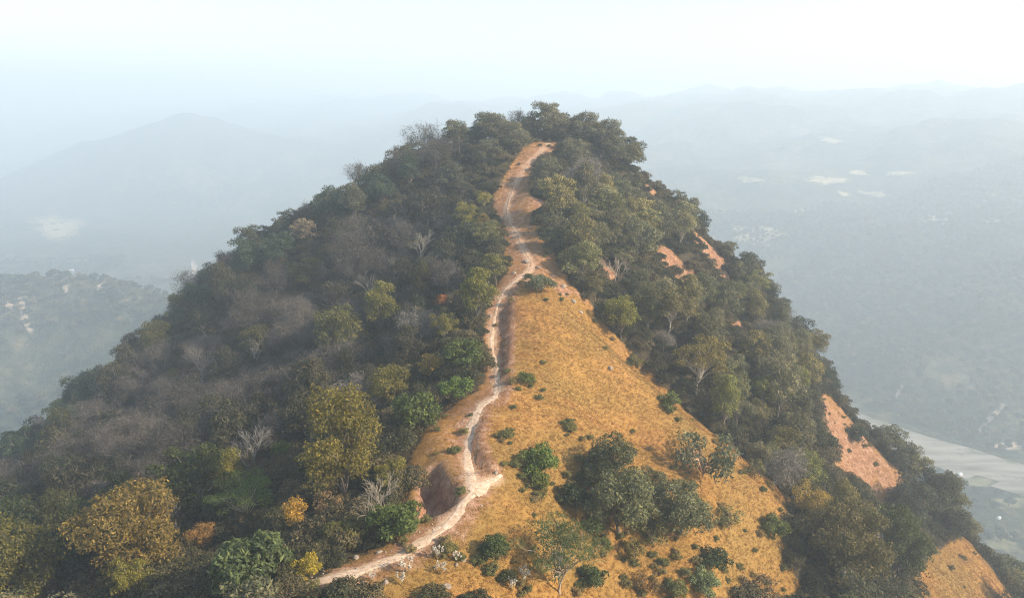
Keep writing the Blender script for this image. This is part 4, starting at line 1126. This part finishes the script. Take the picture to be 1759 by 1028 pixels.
# far woods
fb = np.array(poisson(prng, 110000, 4.6, -560, 640, 190, 760))
fp = fb * K
fz = LH(fp[:, 0], fp[:, 1])
u, v, dep = project(np.c_[fp, fz])
dR = (fb[:, 0] / Q - RIV[0]) * RN[0] + (fb[:, 1] / Q - RIV[1]) * RN[1]
al_ = (fb[:, 0] / Q - RIV[0]) * RN[1] - (fb[:, 1] / Q - RIV[1]) * RN[0]
dR = dR + 30 * np.sin(al_ / 170.) + 14 * np.sin(al_ / 61. + 1)
dens = vnoise(fb[:, 0] / 45, fb[:, 1] / 45, 88)
keep = (u > -150) & (u < 1900) & (v < 1100) & (np.abs(dR) > 34) & (np.where((dR < 0) & (u > 1400), vnoise(fb[:, 0] / 14, fb[:, 1] / 14, 89), dens) > np.where(dR < 0, .45, .12)) & ~((u > 300) & (u < 1200))
valley = (dR < -34) & (u > 1480) & (u < 1800) & (dep > 380) & keep
keep &= ~((dR < -34) & (u > 1200) & ~valley)
far = keep & ~valley
print('far wood', far.sum(), 'valley', valley.sum())
rngf = np.random.default_rng(99)
Cf, Rf = clump_set(rngf, 9, 2.6, 3.6, 2.0, 1.2, 1.9)
vf, ff, lf = crown(rngf, Cf, Rf, 520, 1.15, .8, .85, .1)
far_me = new_mesh('far_crown', vf, ff, M_FARWOOD, False, fattr=lf)
scatter('far_wood', np.c_[fp[far], fz[far] - .5], nrs.uniform(0, 6.28, far.sum()), nrs.uniform(.8, 1.6, far.sum()), far_me, 'misty wood covering the middle ridge and the slope over the river', 'woodland')
PROTO['valley'] = dict(trunk=new_mesh('valley_trunk', *tube([(0, 0, -.6), (0.1, 0, 1.4), (.05, .1, 3)], (.3, .25, .15)), M_BARK), crown=new_mesh('valley_crown', vf, ff, M_LEAF, False, fattr=lf), w=7.0, hc=3.6, cn='crown', tc=(.12, .1, .08))
vi = np.nonzero(valley)[0]
vi = vi[np.argsort(dep[vi])]
def in_sight(p):
    t = np.linspace(.05, .6, 160)
    return not (H(p[0] * t, p[1] * t) > CZ + (p[2] + 3 - CZ) * t).any()
vlist = [(fp[k, 0], fp[k, 1], fz[k], u[k], v[k], dep[k]) for k in vi if u[k] < 1790 and v[k] < 1050 and in_sight((fp[k, 0], fp[k, 1], fz[k]))]
print('valley trees in sight', len(vlist))
vlist = vlist[:140]
HOUSES = [(1647, 820, 'white house near the river bed'), (1714, 896, 'white house on the open valley floor')]
hc = {0: [], 1: []}
for q, t in enumerate(vlist):
    dd_ = [math.hypot(t[3] - a, t[4] - b) for a, b, _ in HOUSES]
    w_ = int(dd_[1] < dd_[0]); hc[w_].append((dd_[w_], q))
for w_ in hc:
    for rk, (_, q) in enumerate(sorted(hc[w_])):
        place('valley', 'valley_tree', vlist[q][:3], nrs.uniform(.8, 1.5), nrs.uniform(0, 6.28), tuple(np.array((.05, .065, .035)) * nrs.uniform(.8, 1.6)), f'{ORD[rk]} hazy valley tree counting from the {HOUSES[w_][2]}', 'tree', 'hazy trees on the valley floor')

# ------------------------------------------------------------------ small things: stones, white plumes, far houses
def stone_mesh(seed):
    import bmesh
    bm = bmesh.new(); bmesh.ops.create_icosphere(bm, subdivisions=2, radius=1)
    r = np.random.default_rng(seed); ax = unit(r.normal(size=(7, 3))); cut = r.uniform(.55, .9, 7)
    for v_ in bm.verts:
        p = np.array(v_.co)
        for a, c in zip(ax, cut):
            d = p @ a
            if d > c: p = p - a * (d - c)
        v_.co = Vector(p * np.array([1, .8, .62]))
    me = bpy.data.meshes.new('stone'); bm.to_mesh(me); bm.free(); me.materials.append(M_STONE); return me
STONES = [stone_mesh(k) for k in range(4)]
for k, (px, py, w, lab) in enumerate([
 (768, 1016, 20, 'grey stone in the dry grass at the bottom edge below the trail'), (663, 1008, 16, 'stone just below the widest stretch of the trail'), (652, 952, 14, 'pale stone above the trail foot beside the broad green bush'),
 (612, 962, 16, 'pale stone on the bare earth above the trail foot'), (795, 968, 16, 'rounded stone among the white plumes below the trail'), (784, 975, 12, 'smaller stone touching the rounded stone among the plumes'),
 (968, 495, 14, 'pale boulder at the top of the sunny grass crest'), (985, 520, 12, 'boulder a little down the sunny grass crest'), (998, 538, 10, 'smallest boulder on the sunny grass crest'), (1048, 636, 14, 'flat stone high on the golden slope'),
 (852, 815, 12, 'stone at the end of the short side path'), (905, 452, 14, 'stone on the red earth above the cutting'), (925, 462, 12, 'low stone on the brink above the cutting'), (883, 470, 10, 'stone at the top of the cutting beside the trail'), (842, 545, 9, 'small stone on the trail edge inside the cutting')]):
    g = ground(px, py)
    if g is None: continue
    s = w * g[1] / F * .5
    o = obj('stone', STONES[k % 4]); o.location = (g[0], g[1], float(H(g[0], g[1])) + s * .2); o.scale = (s, s, s); o.rotation_euler = (.2 * (k % 3), .1, k * 1.7)
    tag(o, lab, 'stone', 'loose stones along the ridge')
kk = nrs.integers(0, len(TRAIL), 1500); off = nrs.normal(size=(1500, 2)) * 1.0
gp = TRAIL[kk] + off
gm_ = np.hypot(off[:, 0], off[:, 1]) > .35
gp = gp[gm_]
scatter('loose_gravel', np.c_[gp, H(gp[:, 0], gp[:, 1])], nrs.uniform(0, 6.28, len(gp)), .04 + .13 * nrs.uniform(size=len(gp)) ** 3, STONES[1], 'small loose stones littering the trail edges', 'gravel')
M_STEM = mat_simple('dry_stem', [(.3, (.30, .22, .09)), (.7, (.42, .32, .14))], 3.0)
def plume_parts(seed):                          # arching stems, each with its own feathery head
    r = np.random.default_rng(seed); st = []; heads = []
    for k in range(9):
        a = r.uniform(0, 6.28); q = r.uniform(.1, .5)
        b = np.array([.05 * math.cos(a), .05 * math.sin(a), -.1]); t_ = np.array([q * math.cos(a), q * math.sin(a), r.uniform(.7, 1.25)])
        st.append(tube([b, (b + t_) / 2 + np.array([0, 0, .1]), t_], (.018, .015, .01), 4))
        hp = t_ + r.normal(size=(26, 3)) * np.array([.07, .07, .11])
        heads.append(new_mesh('plume', *leaf_quads(r, hp, r.normal(size=(26, 3)), .16, .08), mat=M_PLUME))
    return new_mesh('stems', *join(st), mat=M_STEM), heads
PL = [plume_parts(k) for k in (1, 2)]
for k, (px, py, w, lab) in enumerate([
 (700, 985, 34, 'largest white-plumed grass clump below the trail foot'), (752, 965, 26, 'white-plumed grass clump standing highest below the trail'), (757, 995, 26, 'white-plumed clump below the highest clump'), (690, 1012, 26, 'white-plumed clump below the largest clump'),
 (786, 970, 20, 'small white-plumed clump by the rounded stone'), (640, 1000, 18, 'small white-plumed clump at the trail edge'), (900, 1000, 30, 'white-flowered clump beside the wide feathery tree'), (880, 1020, 28, 'lower white-flowered clump beside the wide feathery tree'),
 (482, 1008, 22, 'white-flowered clump beside the large-leaved bush'), (355, 1022, 18, 'white sprays at the bottom beside the large-leaved bush'), (720, 700, 14, 'tiny white-flowered tuft at the edge of the dense green bush'), (835, 500, 14, 'white-flowered tuft at the mouth of the cutting')]):
    g = ground(px, py)
    if g is None: continue
    s = w * g[1] / F * .8
    e = bpy.data.objects.new('plumed_grass', None); COL.objects.link(e); e.location = tuple(g); e.scale = (s, s, s); e.rotation_euler = (0, 0, k * 1.3)
    tag(e, lab, 'grass clump', 'white-plumed grass clumps', 'thing')
    obj('stems', PL[k % 2][0], e)
    for hm_ in PL[k % 2][1]: obj('plume', hm_, e)
def house(px, py, w, lab):
    g = lground(px, py)
    if g is None: return
    dep = g[1] * cP - (g[2] - CZ) * sP
    L = w * dep / F; D = L * .6; h = L * .42
    e = bpy.data.objects.new('house', None); COL.objects.link(e); e.location = (g[0], g[1], g[2]); e.rotation_euler = (0, 0, .3)
    tag(e, lab, 'house')
    x, y = L / 2, D / 2
    V = [(-x, -y, -1), (x, -y, -1), (x, y, -1), (-x, y, -1), (-x, -y, h), (x, -y, h), (x, y, h), (-x, y, h), (-x, 0, h * 1.5), (x, 0, h * 1.5)]
    obj('wall', new_mesh('wall', V, [(0, 1, 5, 4), (1, 2, 6, 9, 5), (2, 3, 7, 6), (3, 0, 4, 8, 7)], M_WHITE), e)
    x *= 1.12; y *= 1.15; r0 = h * .96; r1 = h * 1.56
    V = [(-x, -y, r0), (x, -y, r0), (x, 0, r1), (-x, 0, r1), (x, y, r0), (-x, y, r0)]
    V += [(a, b, c + .15) for a, b, c in V]
    obj('roof', new_mesh('roof', V, [(6, 7, 8, 9), (9, 8, 10, 11), (0, 3, 2, 1), (3, 5, 4, 2), (0, 1, 7, 6), (5, 11, 10, 4), (1, 2, 8, 7), (2, 4, 10, 8), (0, 6, 9, 3), (3, 9, 11, 5)], M_TIN), e)
house(1647, 820, 9, 'small white house among trees near the river bed')
house(1714, 896, 7, 'small white house on the open valley floor below the spur')
house(122, 469, 9, 'tiny white house on the crest of the misty middle ridge')

# ------------------------------------------------------------------ haze
top = max(float(LGZ.max()) + 6, CZ + 4)
bx0, bx1, by0, by1, bz0 = LX[0] - 5, LX[-1] + 5, LY[0] - 5, LY[-1] + 5, min(float(LGZ.min()), float(GZ.min())) - 1.0
V = [(x, y, z) for z in (bz0, top) for y in (by0, by1) for x in (bx0, bx1)]
hz = obj('haze', new_mesh('haze', V, [(0, 2, 3, 1), (4, 5, 7, 6), (0, 1, 5, 4), (2, 6, 7, 3), (0, 4, 6, 2), (1, 3, 7, 5)]))
hm = bpy.data.materials.new('haze'); hm.use_nodes = True
hn = hm.node_tree.nodes; hn.clear()
ho = hn.new('ShaderNodeOutputMaterial'); pv = hn.new('ShaderNodeVolumePrincipled')
pv.inputs['Color'].default_value = (.79, .90, 1.0, 1)
pv.inputs['Density'].default_value = HAZE_DENSITY
pv.inputs['Anisotropy'].default_value = 0.15
hm.node_tree.links.new(pv.outputs[0], ho.inputs['Volume'])
hz.data.materials.append(hm)
tag(hz, 'pale blue haze filling the valleys', 'haze', kind='stuff')
print('haze top above camera', top - CZ, 'land min', LGZ.min() - CZ, 'hill min', GZ.min() - CZ)
